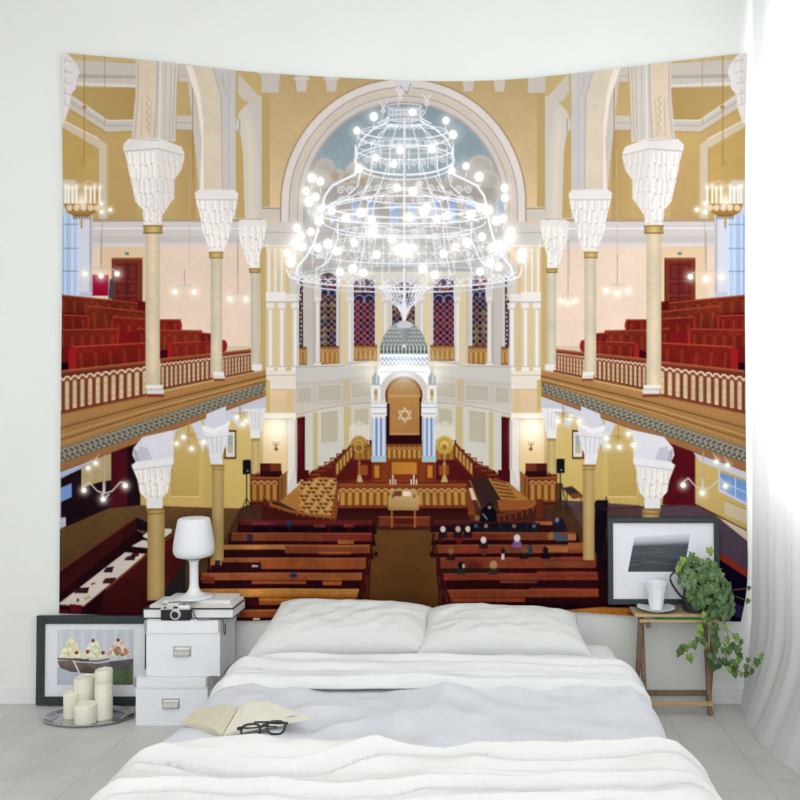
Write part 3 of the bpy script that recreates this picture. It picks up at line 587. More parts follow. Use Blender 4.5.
both(pews_left)
MIR[0] = False
def front():
    def bal(a, b, c, d, n, rimw):
        rimw *= 1.25
        arcade(a, b, c, d, n, (112, 46, 34), TB, (240, 222, 192), (224, 198, 156), True if n < 13 else False, rimw=rimw)
        L([a, b], 2.4, (150, 72, 44)); L([(a[0], a[1] - 1), (b[0], b[1] - 1)], .8, (190, 110, 70)); L([d, c], 1.6, (140, 84, 50)); L([b, c], 1.4, (126, 50, 34))
    # ledge
    P([(54, 416), (150, 395), (266, 370), (266, 396), (54, 474)], (172, 124, 74), n=.06)
    P([(54, 416), (150, 395), (266, 370), (266, 374), (150, 401), (54, 426)], (182, 128, 78)); 
    L([(54, 430), (150, 404), (266, 376)], 1.1, (110, 66, 36)); L([(54, 438), (150, 409), (266, 379)], 1.2, (206, 158, 100)); L([(54, 442), (150, 412), (266, 381)], 1., (120, 72, 40)); L([(54, 446), (150, 413.5), (266, 382)], 1, (196, 150, 96))
    a, b, c, d = (54, 450), (265, 382), (265, 392.5), (54, 466)
    P([a, b, c, d], (120, 114, 98))
    for i in range(40):
        for (u, v, r) in ((.25, .3, .2), (.7, .68, .2)):
            x, y = quad(a, b, c, d, (i + u) / 40, v); s = lerp(3.4, 2., i / 40)
            L(ell(x, y, s * .75, s * .85, 0, 300, 9), .75, (206, 200, 184), .9); E(x, y, .7, .7, (50, 46, 40))
        x, y = quad(a, b, c, d, (i + .5) / 40, .5); L([quad(a, b, c, d, (i + .1) / 40, .95), (x, y), quad(a, b, c, d, (i + .95) / 40, .08)], .8, (64, 60, 52), .85)
    L([a, b], 1.2, (150, 124, 86)); P([d, c, (265, 396), (54, 474)], (164, 108, 68)); L([(54, 474), (265, 396)], .8, (110, 66, 40))
    bal((56, 372.5), (149, 362.5), (149, 395.5), (56, 415), 12, 1.2)
    bal((161, 360), (214, 354.5), (214, 379), (161, 390), 12, .8)
    bal((222, 353.5), (253, 350), (253, 371.5), (222, 378), 10, .6)
both(front)
def columns():
    # first column
    P([(136, 46), (179, 46), (178.5, 66), (177, 90), (176, 120), (176, 142), (132, 140), (134, 118), (136, 95)], (224, 214, 204), n=.04)
    P([(139, 60), (157, 60), (156, 95), (154, 140), (136, 138), (139, 110)], (232, 216, 190), n=.04)
    L([(138.5, 60), (138.5, 100), (135, 139)], 1, (198, 184, 168)); L([(158, 62), (157.5, 100), (155, 140)], 1.2, (186, 178, 176)); L([(161, 62), (160, 140)], 1.4, (238, 234, 232)); L([(166, 62), (165, 140)], 1., (198, 192, 194)); L([(172, 62), (170, 140)], 1.2, (204, 192, 178)); L([(175.5, 66), (173, 140)], .9, (190, 176, 164))
    for k in range(9): L([(147 + (k % 2) * 2.4, 96 + k * 4), (149 - (k % 2) * 2.4, 100 + k * 4)], 1.1, (196, 176, 146), .8)
    L([(143, 100), (142, 136)], .9, (206, 190, 166)); L([(152, 100), (150, 136)], .9, (206, 190, 166))
    pts = [(123.5, 145), (130, 138.5), (160, 139), (182, 147), (185, 157), (182, 170), (175, 180), (175, 198), (170, 205), (163, 216), (162, 226), (144.5, 226), (143, 210), (136, 202), (131, 180), (127, 160)]
    capital(pts, 126, 184, 152, 225, 5, 3)
    P([(123.5, 145), (130, 138.5), (160, 139), (182, 147), (185, 154), (124, 152)], (238, 233, 232), n=.03); L([(124, 152), (158, 149), (185, 156)], 1, (196, 188, 186)); L([(129, 139), (160, 141)], 1, (206, 198, 194)); P([(158, 150), (160, 225), (163, 216), (170, 205), (175, 198), (175, 180), (182, 170), (185, 157)], (226, 218, 216), .35)
    shaft(146, 160.5, 233, 386, (232, 216, 186), (208, 188, 156), .08); gold_ring(144, 163, 225.5, 234)
    R(146.5, 385, 163.5, 389.5, (240, 236, 232)); R(147.5, 389, 164.5, 394.5, (232, 226, 222)); R(146.5, 388.7, 164, 389.8, (190, 180, 172)); R(148, 394, 164.5, 397.5, (140, 62, 40))
    # second
    P([(186, 66), (193, 66), (201, 92), (203.5, 120), (204, 190), (196, 190), (200, 190), (202, 140), (197, 100)], (240, 232, 224))
    P([(194, 66), (212, 66), (221, 92), (222, 130), (222, 191), (204, 191), (203.5, 130), (201, 96)], (228, 214, 192), n=.04)
    P([(212, 66), (236, 70), (235, 190), (222, 191), (222, 120), (220, 90)], (212, 206, 204), n=.04); L([(213, 68), (221.5, 96), (222.5, 190)], 1, (186, 178, 174)); L([(187, 66), (197, 90), (203, 120), (203, 190)], 1.1, (242, 236, 230)); L([(229, 74), (229, 190)], .8, (194, 186, 182))
    for k in range(5): L([(220 + k, 76 + k * 4), (224 + k, 79 + k * 4)], .8, (192, 182, 176))
    pts = [(195, 193), (200, 189.5), (235, 190), (238.5, 194), (237, 206), (233, 220), (229, 238), (224, 251), (210, 251), (206, 240), (203, 232), (200, 215), (196, 200)]
    capital(pts, 198, 236, 200, 250, 4, 7); P([(195, 193), (200, 189.5), (235, 190), (238.5, 194), (237.5, 200), (196, 199)], (238, 234, 232)); L([(196, 200), (237.5, 200)], .9, (200, 192, 190))
    shaft(211, 222.5, 258, 373, (230, 216, 190), (204, 188, 160), .08); gold_ring(209.5, 223, 252, 258.5)
    R(213, 372, 224.5, 375.5, (240, 236, 232)); R(213.5, 375.5, 225, 379, (230, 224, 220)); R(214, 378.6, 225, 381, (140, 66, 44))
    # third
    pts = [(238, 222), (242, 219.5), (266, 220), (267, 226), (264, 240), (260, 256), (259.5, 268), (249.5, 268), (245, 256), (240, 240)]
    capital(pts, 240, 266, 228, 266, 3, 9); P([(238, 222), (242, 219.5), (266, 220), (267, 226), (239, 227)], (236, 232, 230))
    shaft(251, 259.5, 273, 366, (224, 214, 194), (200, 188, 166), .08); gold_ring(249.5, 260.5, 268.5, 273); R(252, 364.5, 262, 370.5, (238, 234, 230))
    # corner capital
    P([(54, 46), (66, 52), (72, 58), (78, 66), (80, 73), (77, 80), (76, 89), (71, 95), (70, 107), (66, 119), (64, 124), (54, 124)], (236, 231, 230), n=.04)
    for k in range(5): L([(64, 60 + k * 11), (73 - k, 62 + k * 11)], .9, (200, 192, 192), .8); L([(66, 58 + k * 10), (65, 64 + k * 10)], .8, (206, 198, 198))
both(columns)
def lower_columns():
    P([(134, 448), (143, 437), (174, 430), (174, 460), (137, 464), (133, 455)], (232, 230, 236), n=.03); P([(134, 448), (139, 452), (141, 464), (136, 465)], (186, 184, 196))
    P([(140, 446), (148, 448), (152, 458), (152, 462), (142, 464), (138, 455)], (210, 208, 220))
    pts = [(132, 465), (137, 461.5), (173, 457.5), (174.5, 460), (171, 470), (171, 480), (168, 492), (162, 499), (163, 508.5), (147, 508.5), (147, 499), (140, 492), (138, 480), (134, 470)]
    capital(pts, 136, 172, 470, 498, 2, 5); P([(132, 465), (137, 461.5), (173, 457.5), (174.5, 460), (173, 465), (136, 471)], (240, 238, 240)); L([(135, 470), (173, 465)], .8, (196, 192, 196)); R(147, 499, 163, 508.5, (240, 238, 238), n=.03)
    shaft(148, 165, 510, 600, (206, 172, 112), (168, 132, 74), .1); L([(147, 510), (164, 509)], 2, (150, 112, 50)); L([(147.5, 514), (164.5, 513)], 1.2, (130, 92, 40))
    P([(202, 425), (215, 428), (229, 421), (229, 432), (226, 446), (222, 456), (223, 464), (211, 464), (209, 452), (206, 440)], (236, 234, 238), n=.04); P([(202, 425), (215, 429), (230, 420), (230, 425), (215, 434), (203, 431)], (244, 242, 244)); P([(207, 414), (226, 406), (226, 424), (215, 428), (206, 424)], (226, 224, 232))
    for k in range(4): L([(207 + k * 5, 437), (210 + k * 3.6, 453)], .8, (196, 192, 198), .8)
    L([(204, 438), (227, 436)], .8, (206, 202, 206)); shaft(212.5, 224, 465, 560, (204, 172, 112), (170, 136, 80), .1); L([(212, 466), (224, 466)], 1.8, (150, 112, 50)); L([(212.5, 469.5), (223.5, 469.5)], .8, (130, 92, 40))
lower_columns()
MIR[0] = True; lower_columns(); MIR[0] = False
# lower left and right lamps
def low_lamp(cx, cy, pts, top):
    L([(cx, top), (cx, cy)], 1., (190, 180, 170))
    for x, y in pts: L([(cx, cy + 3), (lerp(cx, x, .35), cy + 1), (lerp(cx, x, .75), cy - 8), (x, y - 3)], 1.3, (226, 216, 206))
    L([(cx - 4, cy + 4), (cx, cy + 8), (cx + 4, cy + 4)], 1.3, (220, 210, 200))
    for x, y in pts: G(x, y, 6.5, (255, 250, 230), .85); E(x, y, 2.7, 2.8, (255, 255, 252))
low_lamp(106, 490, ((84.5, 490), (104, 499), (126, 485.5)), 455); low_lamp(703, 486, ((683, 485), (702, 493), (725, 486)), 452)
for x, y in ((89, 468), (96.5, 463), (716, 461.5), (727, 465)): L([(x, y - 4), (x + (3 if x < 400 else -3), y - 8)], 1, (210, 200, 190)); G(x, y, 5, (255, 250, 236), .85); E(x, y, 2.5, 2.2, (255, 255, 250))
for cx, cy, pts in ((189, 434, ((177, 443.5), (192, 448.5), (204, 442), (184, 437))), (618, 436, ((608, 446.5), (619, 447), (633, 445), (606, 438), (628, 434))), (240, 413, ((237, 417), (246, 421), (243, 424))), (563, 413, ((558, 421), (570, 418), (579, 421)))):
    for k in range(6): t = math.radians(200 + k * 28); L([(cx, cy), (cx + 9 * math.cos(t), cy - 7 * math.sin(t) - 3)], .8, (180, 140, 70), .8)
    L([(cx, cy - 14), (cx, cy + 10)], .9, (170, 130, 66))
    for x, y in pts: L([(cx, cy + 3), (x, y - 2)], .8, (206, 170, 110)); G(x, y, 5.5, (255, 248, 225), .85); E(x, y, 2.2, 2.2, (255, 255, 250))

# ------------------------------------------------------------------ 6 the great chandelier
WH = (246, 246, 250); GR = (176, 176, 182)
C0 = 404.5
G(404, 240, 84, (250, 250, 252), .30, yr=.5); G(404, 150, 34, (250, 250, 252), .22)
def scroll(x, y, r, sgn=1, w=.9, col=WH, a=.95):
    o = []
    for k in range(17):
        t = k / 16 * 3.6 * math.pi / 1.15; rr = r * (1 - k / 19)
        o.append((x + sgn * rr * math.cos(t), y - rr * math.sin(t)))
    L(o, w, col, a)
def ring(cy, rx, ry, w=1.3, col=WH, a=1., back=True):
    L(ell(C0, cy, rx, ry, 180, 360, 40), w, col, a)
    if back: L(ell(C0, cy, rx, ry, 0, 180, 40), w * .8, col, a * .9)
def side(x, y): return ((x, y), (2 * C0 - x, y))
def sym(pts, w, col=WH, a=1.): L(pts, w, col, a); L([(2 * C0 - x, y) for x, y in pts], w, col, a)
# ceiling cap, crown
P(ell(404.5, 84, 9, 9, 180, 360, 16), (222, 218, 220)); P([(395, 80), (413, 80), (411, 88), (404, 94), (398, 88)], (226, 222, 224)); L([(400, 86), (407, 94), (411, 84)], 1, (150, 140, 140))
for x, y in ((400, 98), (383.5, 111), (427, 104)):
    E(x, y, 2.8, 2.6, (226, 222, 224)); L([(x, y - 2), (x - 3.6, y - 9)], 1.2, (236, 234, 236)); L([(x, y - 2), (x + 3.8, y - 9)], 1.2, (236, 234, 236)); L([(x, y - 2), (x, y - 8)], .9, (230, 228, 230))
    L([(x, y + 2), (x - 2, y + 10)], 1, (226, 224, 226))
ring(107, 17, 3, 1.4, (232, 230, 234)); ring(118, 17.5, 4, 1.4, (238, 236, 240))
for i in range(9): x = C0 - 16 + i * 4; L([(x, 108), (x, 121)], 1., (214, 212, 216)); L(ell(x + 2, 113, 1.6, 3, 0, 360, 10), .8, WH)
R(390, 107, 420, 121, (214, 214, 218), .35); ring(123, 20, 4, 1.2)
for i in range(7): L(ell(C0 - 15 + i * 5, 127, 1.8, 2.6, 0, 360, 10), .8, WH)
sym([(388, 122), (374, 129), (362, 140), (357, 150), (357, 158)], 1.8); sym([(392, 124), (380, 134), (371, 146)], 1.1); sym([(389, 118), (378, 124)], 1.4)
ring(132, 43, 7, 1.4); ring(137, 46, 10, 1.3); ring(146, 49, 8, 2., (206, 206, 212)); ring(150, 48.5, 10, 1.2); ring(160, 49.5, 15, 2.); ring(164, 49, 16, 1.2)
L([(C0 - 49, 146), (C0 - 49, 162)], 1.2, WH); L([(C0 + 49, 146), (C0 + 49, 162)], 1.2, WH)
for i in range(10):
    x = C0 - 41 + i * 9.1; yy = 140 + 4.5 * math.sqrt(max(0, 1 - ((x - C0) / 50) ** 2)); scroll(x, yy, 3.3, 1 if i % 2 else -1, .8)
for i in range(9):
    x = C0 - 38 + i * 9.5; yy = 154 + 10 * math.sqrt(max(0, 1 - ((x - C0) / 50) ** 2)); scroll(x, yy, 3.6, 1 if i % 2 else -1, .9); L([(x + 4.6, yy - 14), (x + 4.6, yy + 5)], .9, WH)
for k in (-30, -14, 14, 30): L([(C0 + k * .5, 124), (C0 + k, 148), (C0 + k * 1.15, 176)], 1.1, WH, .9)
L([(C0, 120), (C0, 324)], 2.4, (236, 236, 240)); L([(C0 + 1.3, 150), (C0 + 1.3, 324)], .8, (190, 190, 198))
# flared middle tier
sym([(358, 166), (355, 175), (344, 180), (332, 186), (325, 196), (322, 208), (320, 222)], 2.4); sym([(361, 172), (358, 186), (348, 196), (330, 204)], 1.2); sym([(374, 176), (366, 190), (345, 200), (326, 212)], 1.)
ring(196, 44, 8, 1.1); ring(204, 80, 14, 1.8, back=False); L(ell(C0, 210, 80, 14, 0, 180, 40), 1.5, WH); ring(216, 82, 8, 1.7); ring(222, 81, 14, 1.3, back=False)
for x in (341, 350, 368, 378, 390, 419, 431, 441, 459, 468): scroll(x, 188 + abs(x - C0) * .04, 4.3, 1 if x < C0 else -1, 1.); scroll(x + 1, 200, 3.8, -1 if x < C0 else 1, .9)
L([(326, 206), (405, 188), (483, 206)], 1.2, WH, .8); L([(324, 214), (405, 232), (485, 214)], 1.2, WH, .8)
sym([(324, 208), (380, 196), (404, 190)], 1.2); sym([(330, 222), (365, 210), (404, 206)], 1.2)
# lower tier
sym([(322, 212), (319, 226), (314, 244), (306, 257), (298, 267), (296, 276)], 2.4); sym([(338, 224), (338, 240), (328, 262), (312, 272)], 1.4); sym([(366, 228), (364, 250), (358, 276)], 1.2); sym([(380, 190), (368, 204), (365, 226)], 1.2)
ring(232, 68, 6, 1.4); ring(250, 96, 14, 1.2, WH, .9); ring(246, 70, 8, 1.1, WH, .8)
for x in (352, 362, 374, 388, 396, 414, 423, 436, 449, 459): scroll(x, 233 + (abs(x - C0) > 30) * 4, 4.2, 1 if x < C0 else -1, 1.)
for x in (312, 320, 330, 342, 470, 480, 489, 497): scroll(x, 250 + (x % 3) * 3, 4., 1 if x < C0 else -1, .9)
for i in range(14):
    x0 = C0 - 92 + i * 14.2; L([(x0, 246), (x0 + 14, 262)], .8, WH, .8); L([(x0 + 14, 246), (x0, 262)], .8, WH, .8); L([(x0, 240), (x0, 268)], .9, WH, .75)
# big ring
L(ell(C0, 277, 109, 10.5, 0, 180, 50), 2.2, (206, 206, 212)); L(ell(C0, 278.5, 108, 10.5, 0, 180, 50), .8, (150, 150, 158)); L(ell(C0, 277, 110, 10.5, 180, 360, 50), 1.6, (240, 240, 244)); L(ell(C0, 281, 109, 11.5, 180, 360, 50), 1.6, (226, 226, 232)); L(ell(C0, 282, 108, 3.6, 0, 180, 40), .9, (226, 226, 230))
for i in range(26):
    t = math.pi + math.pi * (i + .5) / 26; x = C0 + 108 * math.cos(t); y = 277 - 9 * math.sin(t)
    L([(x - 4, y - 6), (x + 4, y + 1)], .9, WH, .85); L([(x + 4, y - 6), (x - 4, y + 1)], .9, WH, .85)
for i in range(9): x = C0 - 88 + i * 22; L([(x, 266), (x, 288)], 1., WH, .8)
sym([(296, 279), (290, 277), (287, 270)], 1.6)
# hanging basket
for k in range(5):
    s = 24 - k * 4.5; sym([(C0 - s, 286), (C0 - s * .7, 296), (C0 - s * .25, 308), (C0 - 1, 320)], 1., WH, .95)
for y in (290, 297, 304): scroll(C0 - 9, y, 3.4, 1, .9); scroll(C0 + 9, y, 3.4, -1, .9); scroll(C0 - 3.8, y + 3, 2.6, -1, .8)
ring(288, 26, 3, 1.1); L([(C0 - 4, 312), (C0, 320), (C0 + 4, 312)], .9, (220, 180, 160))
R(402.8, 290, 406, 324, (238, 238, 242)); P([(396, 325), (400, 322), (404, 320), (409, 322), (414, 325), (410, 328), (399, 328)], (214, 214, 218)); P([(398, 329), (411, 329), (408, 336), (405.5, 344), (403.5, 344), (401, 336)], (176, 176, 182), col2=(130, 130, 136), d='h'); E(404.5, 346, 2, 1.8, (226, 226, 230))
r_ = random.Random(4)
for k in range(40):
    x = C0 + r_.choice((-1, 1)) * r_.uniform(8, 90); y = r_.uniform(228, 266)
    if abs(x - C0) < 60 + (y - 228) * .9: scroll(x, y, r_.uniform(2.6, 4.6), r_.choice((-1, 1)), .8, WH, .8)
for k in range(26):
    x = C0 + r_.choice((-1, 1)) * r_.uniform(8, 66); y = r_.uniform(180, 222)
    if abs(x - C0) < 40 + (y - 180) * .9: scroll(x, y, r_.uniform(2.6, 4.4), r_.choice((-1, 1)), .8, WH, .8)
for x in (338, 350, 364, 378, 392): sym([(x, 222), (x - (C0 - x) * .12, 246), (x - (C0 - x) * .25, 274)], 1., WH, .85)
for x in (374, 388): sym([(x, 164), (x - 6, 182), (x - 14, 206), (x - 16, 224)], 1.2, WH, .9)
# lamps
B = [(374, 117), (357, 131), (446, 121), (453, 135), (412.5, 112.5), (400, 151), (432, 149), (376, 158), (394, 164.5), (359, 169), (452, 171), (466, 166.5), (479, 177), (504.5, 188), (505, 198),
     (312, 178), (320.5, 181.5), (306, 191), (309, 202), (316, 197), (321, 209), (319, 221), (332, 211), (346, 218), (361, 213), (372, 220), (397, 188), (413, 192), (409, 217), (427, 207), (424, 212), (437, 219), (447, 216), (471, 215), (481, 208), (489, 210),
     (496, 221), (503, 219), (511, 231), (510, 240), (522, 252), (521, 259), (500, 246), (492, 248), (482, 237), (467, 243), (455.5, 247), (443.5, 254), (490, 263), (499, 267),
     (297, 228), (296, 243), (287.5, 253), (303, 247), (291, 263), (301, 236), (354.5, 243), (328, 244), (337, 251.5), (318, 248), (372, 233), (392, 240), (398, 251), (409, 253), (413, 248), (340, 272), (353, 269), (364, 273), (377, 255), (423, 269), (480, 272), (435, 275), (404, 249), (311, 232)]
for i, (x, y) in enumerate(B):
    big = 1.0 if y > 172 else .9
    bulb(x, y, (4. if i % 3 else 4.7) * big, g=2.3)
for x, y, r in ((309, 200, 9), (297, 244, 12), (403, 250, 12), (424, 210, 8), (346, 219, 7), (315, 214, 9), (500, 246, 12), (510, 236, 8), (521, 256, 7), (372, 229, 9), (488, 212, 8), (410, 218, 8), (292, 258, 8)): G(x, y, r, (255, 255, 255), .8)

# ------------------------------------------------------------------ print resolution and colour
CV = np.interp(np.clip(CV, 0, 255), [0, 60, 100, 150, 180, 200, 212, 224, 234, 242, 250, 255], [0, 56, 95, 140, 165, 182, 193, 205, 219, 232, 248, 255]).astype(np.float32)
def shrink(src, ow, oh):
    ys = (np.arange(oh + 1) * src.shape[0] / oh).astype(int); xs = (np.arange(ow + 1) * src.shape[1] / ow).astype(int)
    a = np.add.reduceat(src, ys[:-1], 0) / np.diff(ys)[:, None, None]
    return np.add.reduceat(a, xs[:-1], 1) / np.diff(xs)[None, :, None]
# ================================================================ the room
import bpy, bmesh
from mathutils import Vector, Matrix, noise as mn
SC = bpy.context.scene; COL = SC.collection
CAMZ, CAMD, F = 1.35, 3.6, 774.0
def W(px, py, d): return Vector(((px - 480) / F * d, d and (-CAMD + d), CAMZ - (py - 413) / F * d))
def srgb(c): return tuple((v / 255 / 12.92) if v / 255 <= .04045 else ((v / 255 + .055) / 1.055) ** 2.4 for v in c)

def mat(name, col, rough=.6, spec=.3, metal=0., noise=0., nscale=20., bump=0., bscale=200., sheen=0., trans=0., emit=None, estr=0., stretch=None, col2=None):
    m = bpy.data.materials.new(name); m.use_nodes = True; nt = m.node_tree; b = nt.nodes['Principled BSDF']
    c = (*srgb(col), 1); b.inputs['Base Color'].default_value = c
    b.inputs['Roughness'].default_value = rough; b.inputs['Specular IOR Level'].default_value = spec; b.inputs['Metallic'].default_value = metal
    if sheen: b.inputs['Sheen Weight'].default_value = sheen
    if trans: b.inputs['Transmission Weight'].default_value = trans
    if emit: b.inputs['Emission Color'].default_value = (*srgb(emit), 1); b.inputs['Emission Strength'].default_value = estr
    tc = nt.nodes.new('ShaderNodeTexCoord'); mp = nt.nodes.new('ShaderNodeMapping'); nt.links.new(tc.outputs['Object'], mp.inputs[0])
    if stretch: mp.inputs['Scale'].default_value = stretch
    if noise or col2:
        n = nt.nodes.new('ShaderNodeTexNoise'); n.inputs['Scale'].default_value = nscale; n.inputs['Detail'].default_value = 6
        nt.links.new(mp.outputs[0], n.inputs['Vector']); r = nt.nodes.new('ShaderNodeValToRGB')
        lo = tuple(v * (1 - noise) for v in c[:3]) if not col2 else srgb(col2)
        r.color_ramp.elements[0].position = .35; r.color_ramp.elements[1].position = .65
        r.color_ramp.elements[0].color = (*lo, 1); r.color_ramp.elements[1].color = c
        nt.links.new(n.outputs['Fac'], r.inputs[0]); nt.links.new(r.outputs[0], b.inputs['Base Color'])
    if bump:
        n = nt.nodes.new('ShaderNodeTexNoise'); n.inputs['Scale'].default_value = bscale; n.inputs['Detail'].default_value = 4
        nt.links.new(mp.outputs[0], n.inputs['Vector']); bp = nt.nodes.new('ShaderNodeBump'); bp.inputs['Strength'].default_value = bump; bp.inputs['Distance'].default_value = .004
        nt.links.new(n.outputs['Fac'], bp.inputs['Height']); nt.links.new(bp.outputs[0], b.inputs['Normal'])
    return m

def link(name, me, m, parent=None, smooth=False):
    o = bpy.data.objects.new(name, me); COL.objects.link(o)
    for k in (m if isinstance(m, (list, tuple)) else [m]): me.materials.append(k)
    if smooth: me.polygons.foreach_set('use_smooth', [True] * len(me.polygons))
    if parent is not None:
        o.parent = parent; p = Vector((0, 0, 0)); q = parent
        while q is not None: p += q.location; q = q.parent
        me.transform(Matrix.Translation(-p))
    else:
        vs = [v.co for v in me.vertices][:: max(1, len(me.vertices) // 5000)]
        c = Vector(((min(v.x for v in vs) + max(v.x for v in vs)) / 2, (min(v.y for v in vs) + max(v.y for v in vs)) / 2, min(v.z for v in vs)))
        me.transform(Matrix.Translation(-c)); o.location = c
    return o
def mesh(name, vs, fs, m, parent=None, smooth=False, idx=None):
    me = bpy.data.meshes.new(name); me.from_pydata([tuple(v) for v in vs], [], fs)
    o = link(name, me, m, parent, smooth)
    if idx: me.polygons.foreach_set('material_index', idx)
    me.update(); return o
def thing(name, label, cat, loc, group=None):
    o = bpy.data.objects.new(name, None); COL.objects.link(o); o.location = loc; o.empty_display_size = .05
    o['label'] = label; o['category'] = cat
    if group: o['group'] = group
    return o
def tag(o, label, cat, group=None):
    o['label'] = label; o['category'] = cat
    if group: o['group'] = group
    return o
def struct(o): o['kind'] = 'structure'; return o

class B:                                            # collects shapes into one bmesh
    def __init__(s): s.b = bmesh.new()
    def box(s, x0, x1, y0, y1, z0, z1, bev=0., seg=2, mi=0, M=None):
        r = bmesh.ops.create_cube(s.b, size=1); vs = r['verts']
        for v in vs: v.co = Vector((lerp(x0, x1, v.co.x + .5), lerp(y0, y1, v.co.y + .5), lerp(z0, z1, v.co.z + .5)))
        fs = list({f for v in vs for f in v.link_faces})
        for f in fs: f.material_index = mi
        if bev:
            es = list({e for v in vs for e in v.link_edges}); q = bmesh.ops.bevel(s.b, geom=es, offset=bev, segments=seg, affect='EDGES', profile=.5)
            vs = list({v for f in q['faces'] for v in f.verts} | {v for v in vs if v.is_valid})
            for f in q['faces']: f.material_index = mi
        if M is not None:
            for v in vs: v.co = M @ v.co
        return s
    def ring_loft(s, rings, cap=True, mi=0):
        R_ = [[s.b.verts.new(p) for p in r] for r in rings]; n = len(R_[0])
        for a, c in zip(R_, R_[1:]):
            for i in range(n): f = s.b.faces.new((a[i], a[(i + 1) % n], c[(i + 1) % n], c[i])); f.material_index = mi
        if cap:
            for r in (R_[0][::-1], R_[-1]): f = s.b.faces.new(r); f.material_index = mi
        return s
    def lathe(s, prof, c=(0, 0, 0), n=32, sx=1, sy=1, mi=0, cap=True, wob=None):
        rings = []
        for r, z in prof:
            rings.append([Vector((c[0] + sx * r * (wob(2 * math.pi * i / n, z) if wob else 1) * math.cos(2 * math.pi * i / n), c[1] + sy * r * (wob(2 * math.pi * i / n, z) if wob else 1) * math.sin(2 * math.pi * i / n), c[2] + z)) for i in range(n)])
        return s.ring_loft(rings, cap, mi)
    def tube(s, pts, r, n=8, mi=0, cap=True, closed=False):
        pts = [Vector(p) for p in pts]; rings = []; N = len(pts)
        up = Vector((0, 0, 1))
        for i, p in enumerate(pts):
            a = pts[(i - 1) % N] if (closed or i) else p; c = pts[(i + 1) % N] if (closed or i < N - 1) else p
            t = (c - a).normalized()
            u = t.cross(up)
            if u.length < .05: u = t.cross(Vector((0, 1, 0)))
            u.normalize(); v = u.cross(t)
            rr = r[i] if isinstance(r, (list, tuple)) else r
            rings.append([p + (u * math.cos(2 * math.pi * k / n) + v * math.sin(2 * math.pi * k / n)) * rr for k in range(n)])
        if closed: rings.append(rings[0]); cap = False
        return s.ring_loft(rings, cap, mi)
    def out(s, name, m, parent=None, smooth=False, weld=False):
        if weld: bmesh.ops.remove_doubles(s.b, verts=s.b.verts, dist=1e-5)
        bmesh.ops.recalc_face_normals(s.b, faces=s.b.faces)
        me = bpy.data.meshes.new(name); s.b.to_mesh(me); s.b.free()
        o = link(name, me, m, parent, False)
        if smooth: me.polygons.foreach_set('use_smooth', [True] * len(me.polygons)); me.set_sharp_from_angle(angle=math.radians(40))
        return o

# ---------------------------------------------------------------- materials
M_WALL = mat('plaster_wall', (228, 230, 227), .9, .1, noise=.02, nscale=3, bump=.08, bscale=60)
M_CEIL = mat('ceiling_paint', (240, 240, 240), .95, .1)
M_BASE = mat('skirting_paint', (226, 227, 226), .6, .3, noise=.05, nscale=8)
M_TRIM = mat('window_paint', (240, 240, 240), .5)
M_PIN = mat('pin_steel', (190, 190, 190), .3, .5, 1.)
M_LINEN = mat('white_linen', (220, 222, 222), .95, .05, sheen=.1, bump=.25, bscale=90, noise=.02, nscale=12)
M_GREYL = mat('grey_linen', (208, 211, 218), .95, .05, sheen=.1, bump=.35, bscale=70, noise=.05, nscale=14)
M_THROW = mat('cotton_throw', (214, 215, 213), .95, .05, sheen=.1, bump=.25, bscale=60)
M_PILL = mat('pillow_cotton', (212, 214, 212), .95, .05, sheen=.1, bump=.3, bscale=40)
M_MATT = mat('mattress_ticking', (224, 226, 228), .95, .05, bump=.2)
M_BASEBED = mat('bed_base', (206, 206, 208), .8, .1)
M_FRAME = mat('charcoal_frame', (48, 58, 60), .45, .35, noise=.12, nscale=30)
M_MATB = mat('passe_partout', (226, 227, 234), .9, .1)
M_BOX = mat('white_card', (233, 235, 240), .7, .2, noise=.015, nscale=40)
M_STEEL = mat('dull_steel', (176, 174, 170), .35, .5, .85)
M_CARD = mat('label_card', (238, 238, 238), .8, .1)
M_DARKIN = mat('dark_recess', (90, 82, 72), .8, .1)
M_BLACK = mat('black_leatherette', (34, 36, 38), .6, .3, bump=.3, bscale=400)
M_CHROME = mat('camera_chrome', (214, 214, 214), .3, .5, .6)
M_GLASSD = mat('lens_glass', (16, 18, 24), .08, .6)
M_STRAP = mat('camera_strap', (70, 66, 66), .7, .2)
M_COVER = mat('white_cover', (228, 228, 228), .6, .3)
M_COVD = mat('dark_cover', (40, 46, 52), .5, .3)
M_PAGES = mat('page_block', (222, 220, 210), .9, .1, noise=.12, nscale=40, stretch=(1, 1, 60))
M_PAGEC = mat('cream_pages', (226, 222, 204), .9, .1, noise=.06, nscale=40, stretch=(1, 1, 30))
M_LAMP = mat('lamp_plastic', (226, 228, 232), .35, .4)
M_SHADE = mat('lamp_shade', (216, 218, 222), .4, .35, emit=(255, 255, 255), estr=.07)
M_WAX = mat('candle_wax', (238, 234, 216), .6, .3, noise=.04, nscale=30, bump=.2, bscale=60)
M_WICK = mat('candle_wick', (230, 226, 210), .9, .1)
M_TRAY = mat('silver_tray', (196, 198, 202), .16, .5, .95, noise=.06, nscale=10)
M_WOODL = mat('pale_wood', (206, 172, 126), .6, .3, noise=.18, nscale=14, stretch=(1, 8, 8), bump=.2, bscale=60)
M_WOODD = mat('worn_wood', (146, 122, 100), .7, .2, noise=.35, nscale=16, stretch=(8, 8, 1), bump=.3, bscale=60)
M_WOODT = mat('weathered_board', (176, 156, 128), .7, .2, noise=.3, nscale=10, stretch=(1, 8, 8), bump=.3, bscale=60)
M_GREEN = mat('green_paint', (34, 112, 76), .5, .3, noise=.15, nscale=30)
M_CHINA = mat('white_china', (238, 240, 243), .2, .5)
M_JUG = mat('dark_enamel', (54, 54, 54), .35, .4, noise=.3, nscale=14)
